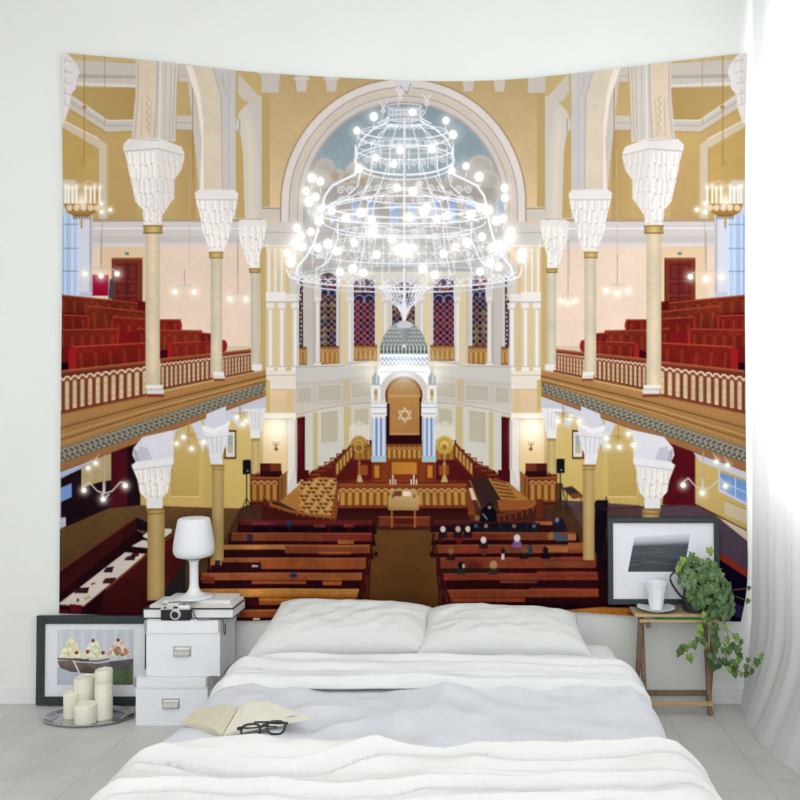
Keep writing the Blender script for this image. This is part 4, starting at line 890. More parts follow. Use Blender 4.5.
M_LF = [mat('leaf_a', (90, 122, 66), .45, .35, noise=.25, nscale=40), mat('leaf_b', (72, 102, 60), .45, .35, noise=.25, nscale=40), mat('leaf_c', (130, 158, 72), .45, .35, noise=.2, nscale=40), mat('leaf_d', (114, 142, 100), .5, .3, noise=.3, nscale=60)]
M_STEM = mat('ivy_stem', (120, 92, 66), .7, .2)
M_SOIL = mat('soil', (52, 42, 34), .95, .1, bump=.6, bscale=60)
M_PAPER = mat('book_paper', (222, 219, 206), .9, .1)
M_PAPERD = mat('book_paper_shaded', (208, 202, 182), .9, .1, noise=.08, nscale=30, stretch=(1, 1, 40))  # same paper, darker: shade on the left pages put into the colour
M_RIM = mat('black_acetate', (26, 27, 30), .25, .5)
mg = mat('spectacle_glass', (250, 252, 252), .02, .5, trans=1.); mg.node_tree.nodes['Principled BSDF'].inputs['IOR'].default_value = 1.05; M_LENS = mg

def curtain_material():
    m = bpy.data.materials.new('sheer_cotton'); m.use_nodes = True; nt = m.node_tree; nt.nodes.clear()
    o = nt.nodes.new('ShaderNodeOutputMaterial'); d = nt.nodes.new('ShaderNodeBsdfDiffuse'); t = nt.nodes.new('ShaderNodeBsdfTranslucent'); x = nt.nodes.new('ShaderNodeMixShader')
    n = nt.nodes.new('ShaderNodeTexNoise'); n.inputs['Scale'].default_value = 260; b = nt.nodes.new('ShaderNodeBump'); b.inputs['Strength'].default_value = .15; b.inputs['Distance'].default_value = .002
    tc = nt.nodes.new('ShaderNodeTexCoord'); nt.links.new(tc.outputs['Object'], n.inputs['Vector']); nt.links.new(n.outputs['Fac'], b.inputs['Height']); nt.links.new(b.outputs[0], d.inputs['Normal'])
    d.inputs[0].default_value = (.86, .87, .87, 1); t.inputs[0].default_value = (.86, .87, .87, 1); x.inputs[0].default_value = .38
    nt.links.new(d.outputs[0], x.inputs[1]); nt.links.new(t.outputs[0], x.inputs[2]); nt.links.new(x.outputs[0], o.inputs[0]); return m
M_CURT = curtain_material()

def floor_material():
    m = bpy.data.materials.new('pale_boards'); m.use_nodes = True; nt = m.node_tree; b = nt.nodes['Principled BSDF']
    tc = nt.nodes.new('ShaderNodeTexCoord'); br = nt.nodes.new('ShaderNodeTexBrick'); mp = nt.nodes.new('ShaderNodeMapping')
    mp.inputs['Rotation'].default_value = (0, 0, math.pi / 2); mp.inputs['Location'].default_value = FLOOR_OFF
    nt.links.new(tc.outputs['Object'], mp.inputs[0]); nt.links.new(mp.outputs[0], br.inputs['Vector'])
    br.inputs['Scale'].default_value = 1; br.inputs['Brick Width'].default_value = 1.9; br.inputs['Row Height'].default_value = .21; br.inputs['Mortar Size'].default_value = .0028; br.inputs['Mortar Smooth'].default_value = .4
    br.inputs['Color1'].default_value = (*srgb((205, 204, 201)), 1); br.inputs['Color2'].default_value = (*srgb((200, 199, 196)), 1); br.inputs['Mortar'].default_value = (*srgb((186, 184, 180)), 1)
    n = nt.nodes.new('ShaderNodeTexNoise'); n.inputs['Scale'].default_value = 5; n.inputs['Detail'].default_value = 8
    nt.links.new(tc.outputs['Object'], n.inputs['Vector'])
    r = nt.nodes.new('ShaderNodeValToRGB'); r.color_ramp.elements[0].color = (.9, .9, .9, 1); r.color_ramp.elements[1].color = (1, 1, 1, 1); r.color_ramp.elements[0].position = .3; r.color_ramp.elements[1].position = .6
    nt.links.new(n.outputs['Fac'], r.inputs[0]); mx = nt.nodes.new('ShaderNodeMixRGB'); mx.blend_type = 'MULTIPLY'; mx.inputs[0].default_value = 1
    nt.links.new(br.outputs['Color'], mx.inputs[1]); nt.links.new(r.outputs[0], mx.inputs[2]); nt.links.new(mx.outputs[0], b.inputs['Base Color'])
    b.inputs['Roughness'].default_value = .45; b.inputs['Specular IOR Level'].default_value = .3
    bp = nt.nodes.new('ShaderNodeBump'); bp.inputs['Strength'].default_value = .3; bp.inputs['Distance'].default_value = .003; bp.invert = True
    nt.links.new(br.outputs['Fac'], bp.inputs['Height']); nt.links.new(bp.outputs[0], b.inputs['Normal']); return m

# ---------------------------------------------------------------- shell
XL, XR, YF, HC = -3.1, 1.5, -5.4, 3.5
def shell():
    global FLOOR_OFF
    cx = (XL + XR) / 2
    FLOOR_OFF = (0, 0, 0)
    o = struct(B().box(XL - .1, XR + .1, YF, .1, -.1, 0).out('floor', M_BOX)); o.data.materials.clear()
    # object origin sits at the centre of the floor; the board joints are set from there
    FLOOR_OFF = (0, (-1.69 - o.location.x) * -1 + .21 * 20, 0)
    o.data.materials.append(floor_material())
    struct(B().box(XL - .1, XR + .1, 0, .1, 0, HC).out('wall_back', M_WALL))
    struct(B().box(XL - .1, XR + .1, YF, .1, HC, HC + .1).out('ceiling', M_CEIL))
    struct(B().box(XL - .1, XL, YF, 0, 0, HC).out('wall_left', M_WALL))
    b = B(); wy0, wy1, wz0, wz1 = -3.3, -.12, .95, 3.15
    b.box(XR, XR + .1, YF, wy0, 0, HC); b.box(XR, XR + .1, wy1, 0, 0, HC); b.box(XR, XR + .1, wy0, wy1, 0, wz0); b.box(XR, XR + .1, wy0, wy1, wz1, HC)
    struct(b.out('wall_right', M_WALL))
    b = B()
    for a, c in ((wy0, wy0 + .06), (wy1 - .06, wy1), ((wy0 + wy1) / 2 - .04, (wy0 + wy1) / 2 + .04)): b.box(XR + .02, XR + .08, a, c, wz0, wz1, .004)
    for a, c in ((wz0, wz0 + .06), (wz1 - .06, wz1), (1.9, 1.95)): b.box(XR + .022, XR + .078, wy0 + .05, wy1 - .05, a, c, .004)
    struct(b.out('window_1', M_TRIM))
    struct(B().box(XL, XR, -.012, 0, 0, .066, .003).out('baseboard_back', M_BASE)); struct(B().box(XL, XL + .012, YF, -.013, 0, .066, .003).out('baseboard_left', M_BASE)); struct(B().box(XR - .012, XR, YF, -.013, 0, .066, .003).out('baseboard_right', M_BASE))
shell()

# ---------------------------------------------------------------- tapestry
def interp(pts, x):
    xs = [p[0] for p in pts]; ys = [p[1] for p in pts]; return np.interp(x, xs, ys)
def smooth1(a, n):
    k = np.ones(n) / n; return np.convolve(np.pad(a, n // 2, mode='edge'), k, 'valid')[:len(a)]
def tapestry():
    D = CAMD - .014
    nx, ny = 1000, 820
    u = np.linspace(0, 1, nx); v = np.linspace(0, 1, ny)
    xs = 60 + u * 686
    top = smooth1(interp([(60, 53), (150, 61), (250, 72.5), (330, 77.5), (400, 81), (455, 82), (500, 80.5), (550, 76.5), (650, 64.5), (746, 53)], xs), 61)
    top[:31] = interp([(60, 53), (150, 61)], xs[:31]); top[-31:] = interp([(650, 64.5), (746, 53)], xs[-31:])
    bot = smooth1(interp([(60, 613.5), (140, 615.5), (250, 621), (330, 619), (420, 613), (560, 610.5), (635, 615.5), (700, 620), (746, 621.5)], xs), 41)
    yy = top[None, :] * (1 - v[:, None]) + bot[None, :] * v[:, None]
    left = smooth1(interp([(53, 61.8), (200, 63.4), (300, 62.4), (430, 61), (520, 60), (613, 59.3)], 53 + v * 568), 41)
    right = smooth1(interp([(53, 746.8), (150, 744.8), (300, 744.8), (430, 745.6), (520, 746.2), (560, 747.8), (590, 746.5), (610, 743), (621, 740)], 53 + v * 568), 31)
    xx = left[:, None] * (1 - u[None, :]) + right[:, None] * u[None, :]
    # print sample
    ph, pw = CV.shape[:2]
    blur = CV
    k = .5
    cw, ch = int(pw * k), int(ph * k)
    S = shrink(np.clip(CV, 0, 255), cw, ch); sx = cw / (PX1 - PX0); sy = ch / (PY1 - PY0)
    fx = np.clip((xx - PX0) * sx - .5, 0, cw - 1.001); fy = np.clip((yy - PY0) * sy - .5, 0, ch - 1.001)
    ix = fx.astype(int); iy = fy.astype(int); ax = (fx - ix)[..., None]; ay = (fy - iy)[..., None]
    C = (S[iy, ix] * (1 - ax) + S[iy, ix + 1] * ax) * (1 - ay) + (S[iy + 1, ix] * (1 - ax) + S[iy + 1, ix + 1] * ax) * ay
    s = np.clip(C / 255, 0, 1); lin = np.where(s <= .04045, s / 12.92, ((s + .055) / 1.055) ** 2.4) * PRINT_GAIN
    # hang: soft waves, a little fuller towards the hem
    X = (xx - 480) / F * D; Z = CAMZ - (yy - 413) / F * D
    wv = .0035 * np.sin(X * 5.2 + .6 * np.sin(Z * 1.3)) * (.3 + .7 * v[:, None]) + .002 * np.sin(X * 13 + Z * 2.1) * (.4 + v[:, None])
    Y = np.full_like(X, -CAMD + D) - .004 + wv
    # corner curl at the lower right
    co = np.stack([X, Y, Z], -1).reshape(-1, 3).astype(np.float32)
    me = bpy.data.meshes.new('wall_tapestry'); me.vertices.add(nx * ny); me.vertices.foreach_set('co', co.ravel())
    i = np.arange((ny - 1) * nx).reshape(ny - 1, nx)[:, :-1].ravel()
    q = np.stack([i, i + nx, i + nx + 1, i + 1], 1).astype(np.int32)
    me.loops.add(q.size); me.loops.foreach_set('vertex_index', q.ravel())
    me.polygons.add(len(q)); me.polygons.foreach_set('loop_start', np.arange(0, q.size, 4, dtype=np.int32)); me.polygons.foreach_set('loop_total', np.full(len(q), 4, np.int32))
    me.update(calc_edges=True)
    at = me.color_attributes.new('dye', 'FLOAT_COLOR', 'POINT')
    rgba = np.ones((nx * ny, 4), np.float32); rgba[:, :3] = lin.reshape(-1, 3); at.data.foreach_set('color', rgba.ravel())
    me.polygons.foreach_set('use_smooth', np.ones(len(q), bool))
    m = bpy.data.materials.new('printed_polyester'); m.use_nodes = True; nt = m.node_tree; b = nt.nodes['Principled BSDF']
    a = nt.nodes.new('ShaderNodeAttribute'); a.attribute_name = 'dye'; nt.links.new(a.outputs['Color'], b.inputs['Base Color'])
    b.inputs['Roughness'].default_value = 1; b.inputs['Specular IOR Level'].default_value = 0
    root = thing('wall_tapestry', 'large wall tapestry printed with a galleried hall and chandelier, hung above the bed', 'tapestry', (0, -.02, float(Z.min())))
    link('printed_cloth', me, m, root)
    # plain lining a few millimetres behind
    st = (slice(None, None, 39), slice(None, None, 37)); Xs, Ys, Zs = X[st], Y[st] + .0035, Z[st]; h, w = Xs.shape
    vs = [(Xs[j, k_] * 1. , Ys[j, k_], Zs[j, k_]) for j in range(h) for k_ in range(w)]
    fs = [(j * w + k_, (j + 1) * w + k_, (j + 1) * w + k_ + 1, j * w + k_ + 1) for j in range(h - 1) for k_ in range(w - 1)]
    mesh('lining', vs, fs, M_LINEN, root, True)
PRINT_GAIN = .93
tapestry()

# ---------------------------------------------------------------- painted plates for the framed prints
def plate(name, x0, x1, z0, z1, y, img, parent, tilt=0.):
    h, w = img.shape[:2]; s = np.clip(img / 255, 0, 1); lin = np.where(s <= .04045, s / 12.92, ((s + .055) / 1.055) ** 2.4)
    vs = [(lerp(x0, x1, i / w), y, lerp(z1, z0, j / h)) for j in range(h + 1) for i in range(w + 1)]
    fs = [(j * (w + 1) + i, (j + 1) * (w + 1) + i, (j + 1) * (w + 1) + i + 1, j * (w + 1) + i + 1) for j in range(h) for i in range(w)]
    m = bpy.data.materials.new(name + '_ink'); m.use_nodes = True; nt = m.node_tree; b = nt.nodes['Principled BSDF']
    a = nt.nodes.new('ShaderNodeAttribute'); a.attribute_name = 'ink'; nt.links.new(a.outputs['Color'], b.inputs['Base Color']); b.inputs['Roughness'].default_value = .7; b.inputs['Specular IOR Level'].default_value = .1
    o = mesh(name, vs, fs, m, parent)
    at = o.data.color_attributes.new('ink', 'FLOAT_COLOR', 'CORNER'); c = np.ones((len(fs) * 4, 4), np.float32); c[:, :3] = lin.reshape(-1, 3).repeat(4, 0); at.data.foreach_set('color', c.ravel()); return o
def canvas(x0, y0, x1, y1, bg, ss=6):
    global CV, PX0, PX1, PY0, PY1, SS, PW, PH, NF, NM, NB
    PX0, PY0, PX1, PY1, SS = x0, y0, x1, y1, ss; PW, PH = int((x1 - x0) * ss), int((y1 - y0) * ss)
    CV = np.zeros((PH, PW, 3), np.float32) + np.array(bg, np.float32); NF = nz(PH, PW, 4.5) - .5; NM = nz(PH, PW, 14) - .5; NB = nz(PH, PW, 60) - .5
def boats_picture():
    canvas(57, 630, 133, 685, (196, 200, 210)); r = random.Random(8)
    for i in range(7): R(58 + i * 11, 630, 62 + i * 11, 660, (214, 216, 226), .6)
    R(57, 668, 133, 685, (186, 190, 204), n=.1); P([(112, 668), (133, 662), (133, 685), (112, 685)], (96, 116, 84), n=.4)
    P([(57, 661), (60, 668), (70, 672), (92, 674), (100, 668), (84, 660)], (120, 104, 92), col2=(90, 78, 74), n=.3)
    P([(80, 661), (96, 664), (118, 661), (130, 659), (133, 662), (125, 670), (98, 672)], (136, 128, 126), col2=(96, 90, 90), n=.3)
    P([(108, 662), (133, 659), (133, 664), (124, 671), (112, 670)], (92, 90, 92), n=.3)
    L([(57, 659), (70, 659.5), (88, 659.5)], 1.6, (74, 64, 62)); L([(80, 661), (97, 661.5), (108, 659.5)], 1.4, (84, 76, 74)); L([(73, 661), (79, 673)], 1.6, (212, 212, 216)); L([(74, 662), (96, 663)], 1., (206, 206, 210))
    for cx, ty, w, yb, cols in ((70.5, 638.5, 13, 658, [(226, 220, 186), (206, 200, 160), (240, 236, 210)]), (93, 640, 12.5, 659, [(226, 226, 196), (206, 206, 170), (240, 240, 220)]), (118, 640, 13, 657, [(224, 222, 190), (216, 170, 166), (200, 128, 124)])):
        P([(cx - w, yb), (cx - w * .7, yb - 8), (cx - 2, ty), (cx + 3, ty + 1), (cx + w * .7, yb - 8), (cx + w, yb)], cols[0], n=.2)
        for k in range(46):
            t = r.random(); y = lerp(ty + 1, yb - 1, t ** .7); x = cx + r.uniform(-1, 1) * w * (.12 + .8 * (y - ty) / (yb - ty)); E(x, y, 1.7, 1.5, r.choice(cols) if cx < 110 or y < 648 else r.choice(cols[1:] + [(110, 130, 90)]))
    for x, y in ((92.5, 641), (117.5, 640.5)): E(x, y, 1.7, 1.8, (130, 44, 60))
    for x, y in ((76, 653), (87, 652), (102.5, 653)): E(x, y, 2., 1.8, (150, 56, 72))
    L([(117.5, 639), (117.5, 634)], .5, (150, 140, 140))
    return shrink(CV, 152, 110)
def wave_picture():
    canvas(622, 530, 698, 578, (226, 228, 236))
    P([(635, 537), (691, 534), (684, 572), (628, 572)], (80, 84, 90), n=.05)
    for i in range(60): r = random.Random(i); y = 542 + 30 * r.random(); x = 630 + 52 * r.random(); L([(x, y), (x + 9, y - .8 + r.random())], .7, r.choice([(70, 74, 80), (110, 114, 120)]), .5)
    P([(632, 556), (687, 560), (685, 572), (628, 572)], (62, 66, 72), .6, n=.2); L([(630, 566), (650, 562), (684, 566)], 1., (118, 122, 126), .5); L([(631, 561), (646, 560), (660, 563)], .8, (110, 114, 118), .5)
    for i in range(10): P([(622, 530), (698, 530), (698, 534 + i * 1.1), (622, 537 + i * 1.1)], (226, 228, 236), .22)
    return shrink(CV, 152, 96)

def framed(name, label, px0, px1, py0, py1, dtop, dbot, bar, pic, rect, mk):
    """frame built flat, then leaned back by a rotation about its lower edge"""
    d = dbot; sc = d / F
    x0, x1 = (px0 - 480) * sc, (px1 - 480) * sc; z0 = CAMZ - (py1 - 413) * sc; z1 = CAMZ - (py0 - 413) * sc; y = -CAMD + d; b_ = bar * sc
    root = thing(name, label, 'picture frame', ((x0 + x1) / 2, y, z0))
    f = B()
    f.box(x0, x1, y - .009, y + .009, z0, z0 + b_, .0015); f.box(x0, x1, y - .009, y + .009, z1 - b_, z1, .0015)
    f.box(x0, x0 + b_, y - .0088, y + .0088, z0 + b_ * .98, z1 - b_ * .98, .0015); f.box(x1 - b_, x1, y - .0088, y + .0088, z0 + b_ * .98, z1 - b_ * .98, .0015)
    f.out('frame', M_FRAME, root); B().box(x0 + b_ * .8, x1 - b_ * .8, y + .001, y + .006, z0 + b_ * .8, z1 - b_ * .8).out('mat_board', M_MATB, root)
    rx0, ry0, rx1, ry1 = rect; img = pic()
    plate('print', (rx0 - 480) * sc, (rx1 - 480) * sc, CAMZ - (ry1 - 413) * sc, CAMZ - (ry0 - 413) * sc, y - .0002, img, root)
    root.rotation_euler = (-mk, 0, 0); return root
framed('picture_frame', 'dark framed picture of three cream-filled dishes standing on the floor behind the candles', 36.5, 153, 616, 704.5, 0, 3.565, 8, boats_picture, (57, 630, 133, 685), .02)
framed('picture_frame', 'charcoal framed picture of a dark grey rippled shape standing on the wooden side table', 608, 719.5, 518, 604.2, 0, 3.553, 5.2, wave_picture, (622, 530, 698, 578), .03)

# ---------------------------------------------------------------- bed
def nse(x, y, s=1., z=0.): return mn.noise(Vector((x * s, y * s, z)))
BX, BH = -.185, .765
def section(s, hw, zt, drop, r=.07):
    """s in -1..1 across a draped cloth: returns x offset, z"""
    flat = hw - r; arc = r * math.pi / 2; tot = flat + arc + drop; a = abs(s) * tot; sg = 1 if s >= 0 else -1
    if a <= flat: return sg * a, zt, 0.
    if a <= flat + arc: t = (a - flat) / r; return sg * (flat + r * math.sin(t)), zt - r * (1 - math.cos(t)), t / (math.pi / 2)
    return sg * hw, zt - r - (a - flat - arc), 1.
def cloth(name, hw, zt, drop, d0, d1, m, fn, nx=160, ny=90, xc=BX, front=0., lip=.012, parent=None, near=None, far=None):
    """draped cloth as a thin closed skin between depth d0 (near) and d1 (far)"""
    top = []; 
    for j in range(ny + 1):
        v = j / ny
        for i in range(nx + 1):
            s = -1 + 2 * i / nx; x, z, k = section(s, hw, zt, drop)
            a = near(x) if near else d0; b = far(x) if far else d1
            d = lerp(a, b, v); off = fn(x, d, v, k)
            e = min(1, min(v, 1 - v) / .04); off = off * (1 if e >= 1 else math.sqrt(max(0, 1 - (1 - e) ** 2)) * 1)
            X = xc + x + (off * (1 if x > 0 else -1) * k); Z = z + off * (1 - k)
            top.append(Vector((X, -CAMD + d, max(Z, .006))))
    n = (nx + 1) * (ny + 1); bot = []
    for p in range(n):
        q = top[p].copy(); i = p % (nx + 1); s = -1 + 2 * i / nx; x, z, k = section(s, hw - .006, zt - .006, drop)
        bot.append(Vector((xc + x, q.y, max(z, .002))))
    fs = []; w = nx + 1
    for j in range(ny):
        for i in range(nx):
            a = j * w + i; fs.append((a, a + 1, a + w + 1, a + w)); fs.append((n + a, n + a + w, n + a + w + 1, n + a + 1))
    for i in range(nx): fs.append((i, n + i, n + i + 1, i + 1)); a = ny * w + i; fs.append((a, a + 1, n + a + 1, n + a))
    for j in range(ny): a = j * w; fs.append((a, a + w, n + a + w, n + a)); a = j * w + nx; fs.append((a, n + a, n + a + w, a + w))
    return mesh(name, top + bot, fs, m, parent, True)
bed = thing('bed', 'low double bed with white mattress standing under the tapestry', 'bed', (BX, -1.3, 0))
b = B(); b.box(BX - .74, BX + .74, -CAMD + 1.42, -CAMD + 3.3, .03, .16, .02); b.out('bed_base', M_BASEBED, bed)
for sx in (-.66, .66):
    for dd in (1.5, 3.2): B().box(BX + sx - .03, BX + sx + .03, -CAMD + dd - .03, -CAMD + dd + .03, 0, .031).out('leg', M_BASEBED, bed)
b = B(); b.box(BX - .75, BX + .75, -CAMD + 1.4, -CAMD + 3.32, .16, .365, .045, 5); b.out('mattress', M_MATT, bed, True)
def f_duvet(x, d, v, k):
    w = .006 * math.sin(d * 16 + x * 5 + 2 * nse(x, d, 2)) * (.4 + abs(nse(x, d, 1.3, 3))) + .02 * nse(x, d, 2.2, 7) + .006 * math.sin(x * 30 + d * 42 + 4 * nse(x, d, 2.5, 9)) * max(0, nse(x, d, 1.6, 12)) + .01 * nse(x, d, 7, 5) + .007 * (1 - abs(nse(x + d * .9, d - x * .6, 5.5, 1)) * 2.4) * (.5 + nse(x, d, 1.5, 2))
    w *= min(1, max(0, (d - 2.0) / .14))
    return .012 + w * 1.35 - .018 * min(1, max(0, (2.1 - d) / .1)) + k * .010 * math.sin(d * 13 + x)
tag(cloth('duvet', BH, .372, .27, 1.5, 2.98, M_GREYL, f_duvet, 190, 150), 'pale grey quilt spread over the middle of the bed', 'quilt')
def f_band(x, d, v, k):
    w = .022 + .010 * math.sin(v * 9.2 + 1.1 * nse(x, .3, 2) + x * 1.2) + .007 * math.sin(v * 21 + x * 3 + 3 * nse(x, v, 3)) + .018 * nse(x * .7, v * 1.4, 2.6, 4) + .006 * nse(x, d, 9, 2)
    return w * (1 - .7 * k) + k * .008 * math.sin(d * 22)
def band_near(x): return 2.72 + .05 * nse(x, 0, 1.7, 11) + .012 * nse(x, 0, 6, 4) - .03 * max(0, x - .2) / .5
tag(cloth('folded_top_sheet', BH + .010, .386, .2, 2.8, 3.13, M_LINEN, f_band, 200, 60, near=band_near, far=lambda x: 2.985 + .02 * nse(x, 2, 2)), 'white top sheet folded back in a band just below the pillows', 'sheet')
def crease(x, d, pts, w=.016):
    dc = np.interp(x, [p[0] for p in pts], [p[1] for p in pts]) + .012 * nse(x, 1, 5, pts[0][1] * 7)
    t = (d - dc) / w
    if t <= -1: return -.75 * math.exp(-((t + 1) / .9) ** 2) if t > -5 else 0.
    if t >= 1: return 1. + .35 * math.exp(-(t - 1) * .5)
    return (t + 1) / 2 * 1.35
def cp(*pts):
    o = []
    for px, py in pts: d = .945 * F / (py - 413); o.append(((px - 480) / F * d - BX, d))
    return sorted(o)
CR = [cp((120, 764), (170, 766), (207, 770), (249, 776), (286, 775), (330, 768), (385, 760), (460, 762), (500, 764), (560, 766), (620, 762), (690, 757), (720, 756)),
      cp((90, 792), (180, 786), (300, 790), (390, 787), (430, 781), (540, 783), (620, 779), (700, 779), (730, 786)),
      cp((60, 812), (300, 806), (420, 797), (520, 796), (600, 790), (680, 797), (740, 815))]
def f_throw(x, d, v, k):
    z = .006 + .024 * crease(x, d, CR[0], .009) + .02 * crease(x, d, CR[1], .008) + .012 * crease(x, d, CR[2], .01)
    z += .009 * math.sin(d * 46 + 3.2 * nse(x, d, 1.8) + x * 2) * (.5 + abs(nse(x, 2, 1.5))) + .016 * nse(x * .8, d * 1.6, 3.4, 8) + .006 * nse(x, d, 11, 2) + .006 * (1 - 3 * abs(nse(x * .6, d * 2.4, 5, 6)))
    z += max(0, f_duvet(x, d, v, 0)) if d > 1.9 else 0
    return max(-.003, z * (1 - .45 * k)) + k * .016 * math.sin(d * 19 + 1)
def throw_far(x): return 2.125 + .03 * nse(x, 3, 1.6, 2) + .01 * nse(x, 0, 6, 9) - .12 * max(0, (-x - .45)) + .05 * max(0, x - .45)
tag(cloth('throw_blanket', BH + .03, .377, .28, 1.44, 2.28, M_THROW, f_throw, 240, 300, far=throw_far), 'white cotton throw bunched in folds across the foot of the bed', 'blanket')

# ---------------------------------------------------------------- pillows
def pillow(label, corners, thick, seed, zlift=0.):
    """corners: far left, far right, near right, near left as world points of the seam"""
    n = 60; a, b_, c, d = corners; vt = []; vb = []
    nrm = (b_ - a).cross(d - a).normalized(); nrm = nrm if nrm.z > 0 else -nrm
    for j in range(n + 1):
        v = j / n
        for i in range(n + 1):
            u = i / n; pin = .03
            uu = u + pin * (.5 - u) * 2 * (4 * v * (1 - v)) * (2 * abs(u - .5)) ** 2; vv = v + pin * (.5 - v) * 2 * (4 * u * (1 - u)) * (2 * abs(v - .5)) ** 2
            p = a.lerp(b_, uu).lerp(d.lerp(c, uu), vv)
            h = (1 - abs(2 * u - 1) ** 4) ** .42 * (1 - abs(2 * v - 1) ** 3.2) ** .5 if 0 < u < 1 and 0 < v < 1 else 0
            wr = .008 * nse(u * 1.6 + seed, v * 1.6, 1.6, seed) + .004 * nse(u * 5, v * 3, 2.4, seed + 4) + .004 * (1 - 3 * abs(nse(u * 1.6 + v * 1.4, v * 1.2 - u * .8, 3, seed + 2)))
            vt.append(p + nrm * (h * (thick + wr * 1.3))); vb.append(p - nrm * (h * thick * .28) + Vector((0, 0, 0)))
    w = n + 1; N = w * w; fs = []
    for j in range(n):
        for i in range(n):
            q = j * w + i; fs.append((q, q + w, q + w + 1, q + 1)); fs.append((N + q, N + q + 1, N + q + w + 1, N + q + w))
    o = mesh('pillow', vt + vb, fs, M_PILL, None, True)
    bm = bmesh.new(); bm.from_mesh(o.data); bmesh.ops.remove_doubles(bm, verts=bm.verts, dist=1e-5); bmesh.ops.recalc_face_normals(bm, faces=bm.faces); bm.to_mesh(o.data); bm.free()
    o.data.polygons.foreach_set('use_smooth', [True] * len(o.data.polygons))
    return tag(o, label, 'pillow', 'pillows at the head of the bed')
pillow('wider white pillow on the left, beside the storage boxes', [W(281, 603, 3.47), W(436, 610, 3.47), W(431, 655, 3.12), W(243, 661, 3.1)], .085, 1.)
pillow('white pillow on the right, nearest the wooden side table', [W(425, 611, 3.45), W(577, 616, 3.45), W(594, 659, 3.11), W(413, 658, 3.09)], .085, 6.)

# ---------------------------------------------------------------- storage boxes
def storage(label, px0, px1, z0, z1, dfront, dback, lid):
    sc = dfront / F; x0, x1 = (px0 - 480) * sc, (px1 - 480) * sc; y0, y1 = -CAMD + dfront, -CAMD + dback; t = .0035
    root = thing('storage_box', label, 'box', ((x0 + x1) / 2, (y0 + y1) / 2, z0), 'white card storage boxes')
    B().box(x0 + t, x1 - t, y0 + t, y1 - t, z0, z1 - .004, .0012).out('body', M_BOX, root)
    b = B(); b.box(x0 - .0015, x1 + .0015, y0 - .0015, y1 + .0015, z1 - .003, z1, .001)
    e = .0005
    for a in ((x0 - .0015, x1 + .0015, y0 - .0015, y0 + .002), (x0 - .0015, x1 + .0015, y1 - .002, y1 + .0015), (x0 - .0015, x0 + .002, y0 + .002, y1 - .002), (x1 - .002, x1 + .0015, y0 + .002, y1 - .002)): b.box(*a, z1 - lid, z1 - .003, .0006)
    L_ = b.out('lid', M_BOX, root)
    for x in (x0, x1):
        s = 1 if x == x0 else -1; y = y0; c = B()
        c.box(min(x - s * .0025, x + s * .009), max(x - s * .0025, x + s * .009), y - .0028, y - .0012, z1 - lid + .003, z1 - .003, .0005); c.box(min(x - s * .0032, x - s * .0012), max(x - s * .0032, x - s * .0012), y - .0025, y + .009, z1 - lid + .003, z1 - .003, .0005)
        c.box(min(x - s * .0028, x + s * .009), max(x - s * .0028, x + s * .009), y - .0022, y + .009, z1 - .0035, z1 + .001, .0004)
        c.lathe([(.0001, -.0012), (.0022, -.001), (.0022, .0006), (.0001, .001)], (x + s * .008, y - .0032, z1 - lid * .5), 10)
        c.out('corner_clip', M_STEEL, root)
    mx = x0 + (x1 - x0) * .49; mz = lerp(z0, z1 - lid, .58); hw, hh = .038, .0215; y = y0 + t
    h = B()
    for a in ((mx - hw, mx + hw, mz + hh - .004, mz + hh), (mx - hw, mx + hw, mz - hh, mz - hh + .0035), (mx - hw, mx - hw + .004, mz - hh, mz + hh), (mx + hw - .004, mx + hw, mz - hh, mz + hh)): h.box(a[0], a[1], y - .003, y - .0002, a[2], a[3], .0007)
    n = 10                                           # pull lip curling out of the holder
    rings = []
    for i in range(n + 1): t_ = i / n; zz = mz + hh * .35 - t_ * hh * 1.25; yy = y - .002 - .010 * math.sin(t_ * math.pi * .55); rings.append([Vector((mx - hw * .86, yy, zz)), Vector((mx + hw * .86, yy, zz)), Vector((mx + hw * .86, yy + .0015, zz)), Vector((mx - hw * .86, yy + .0015, zz))])
    h.ring_loft(rings); hd = h.out('label_holder', M_STEEL, root)
    B().box(mx - hw * .85, mx + hw * .85, y - .0012, y - .0001, mz - hh * .8, mz + hh * .8).out('label_card', M_CARD, hd)
    return root
DF = 3.338
storage('lower white storage box standing on the floor beside the bed', 134.5, 208, 0, .2085, DF, 3.565, .043)
storage('upper white storage box stacked under the lamp and books', 145, 220.5, .2098, .4505, DF + .012, 3.565, .054)
ZB = .4517
# books on the top box
def book(label, x0, x1, y0, y1, z0, z1, cov, pages, rot=0, skew=None, ct=.0022):
    cx, cy = (x0 + x1) / 2, (y0 + y1) / 2; root = thing('book', label, 'book', (cx, cy, z0), 'books under the lamp'); root.rotation_euler.z = rot
    c = B(); c.box(x0, x1, y0, y1, z0, z0 + ct, .0006); c.box(x0, x1, y0, y1, z1 - ct, z1, .0006); c.box(x0, x0 + ct, y0, y1, z0 + ct * .9, z1 - ct * .9); c.out('cover', cov, root)
    B().box(x0 + ct, x1 - .004, y0 + .004, y1 - .004, z0 + ct, z1 - ct, .0004).out('page_block', pages, root); return root
Y = lambda d: -CAMD + d
book('thick book with dark cover edges, lowest in the stack under the lamp', -1.474, -1.078, Y(3.382), Y(3.565), ZB, ZB + .042, M_COVD, M_COVER, 0, ct=.003)
book('cream-paged book lying between the dark-edged book and the top white one', -1.45, -1.085, Y(3.398), Y(3.562), ZB + .0425, ZB + .0545, M_COVER, M_PAGEC)
book('plain white book lying on top of the stack, directly under the lamp', -1.40, -1.10, Y(3.425), Y(3.56), ZB + .055, ZB + .070, M_COVER, M_COVER, -.02)
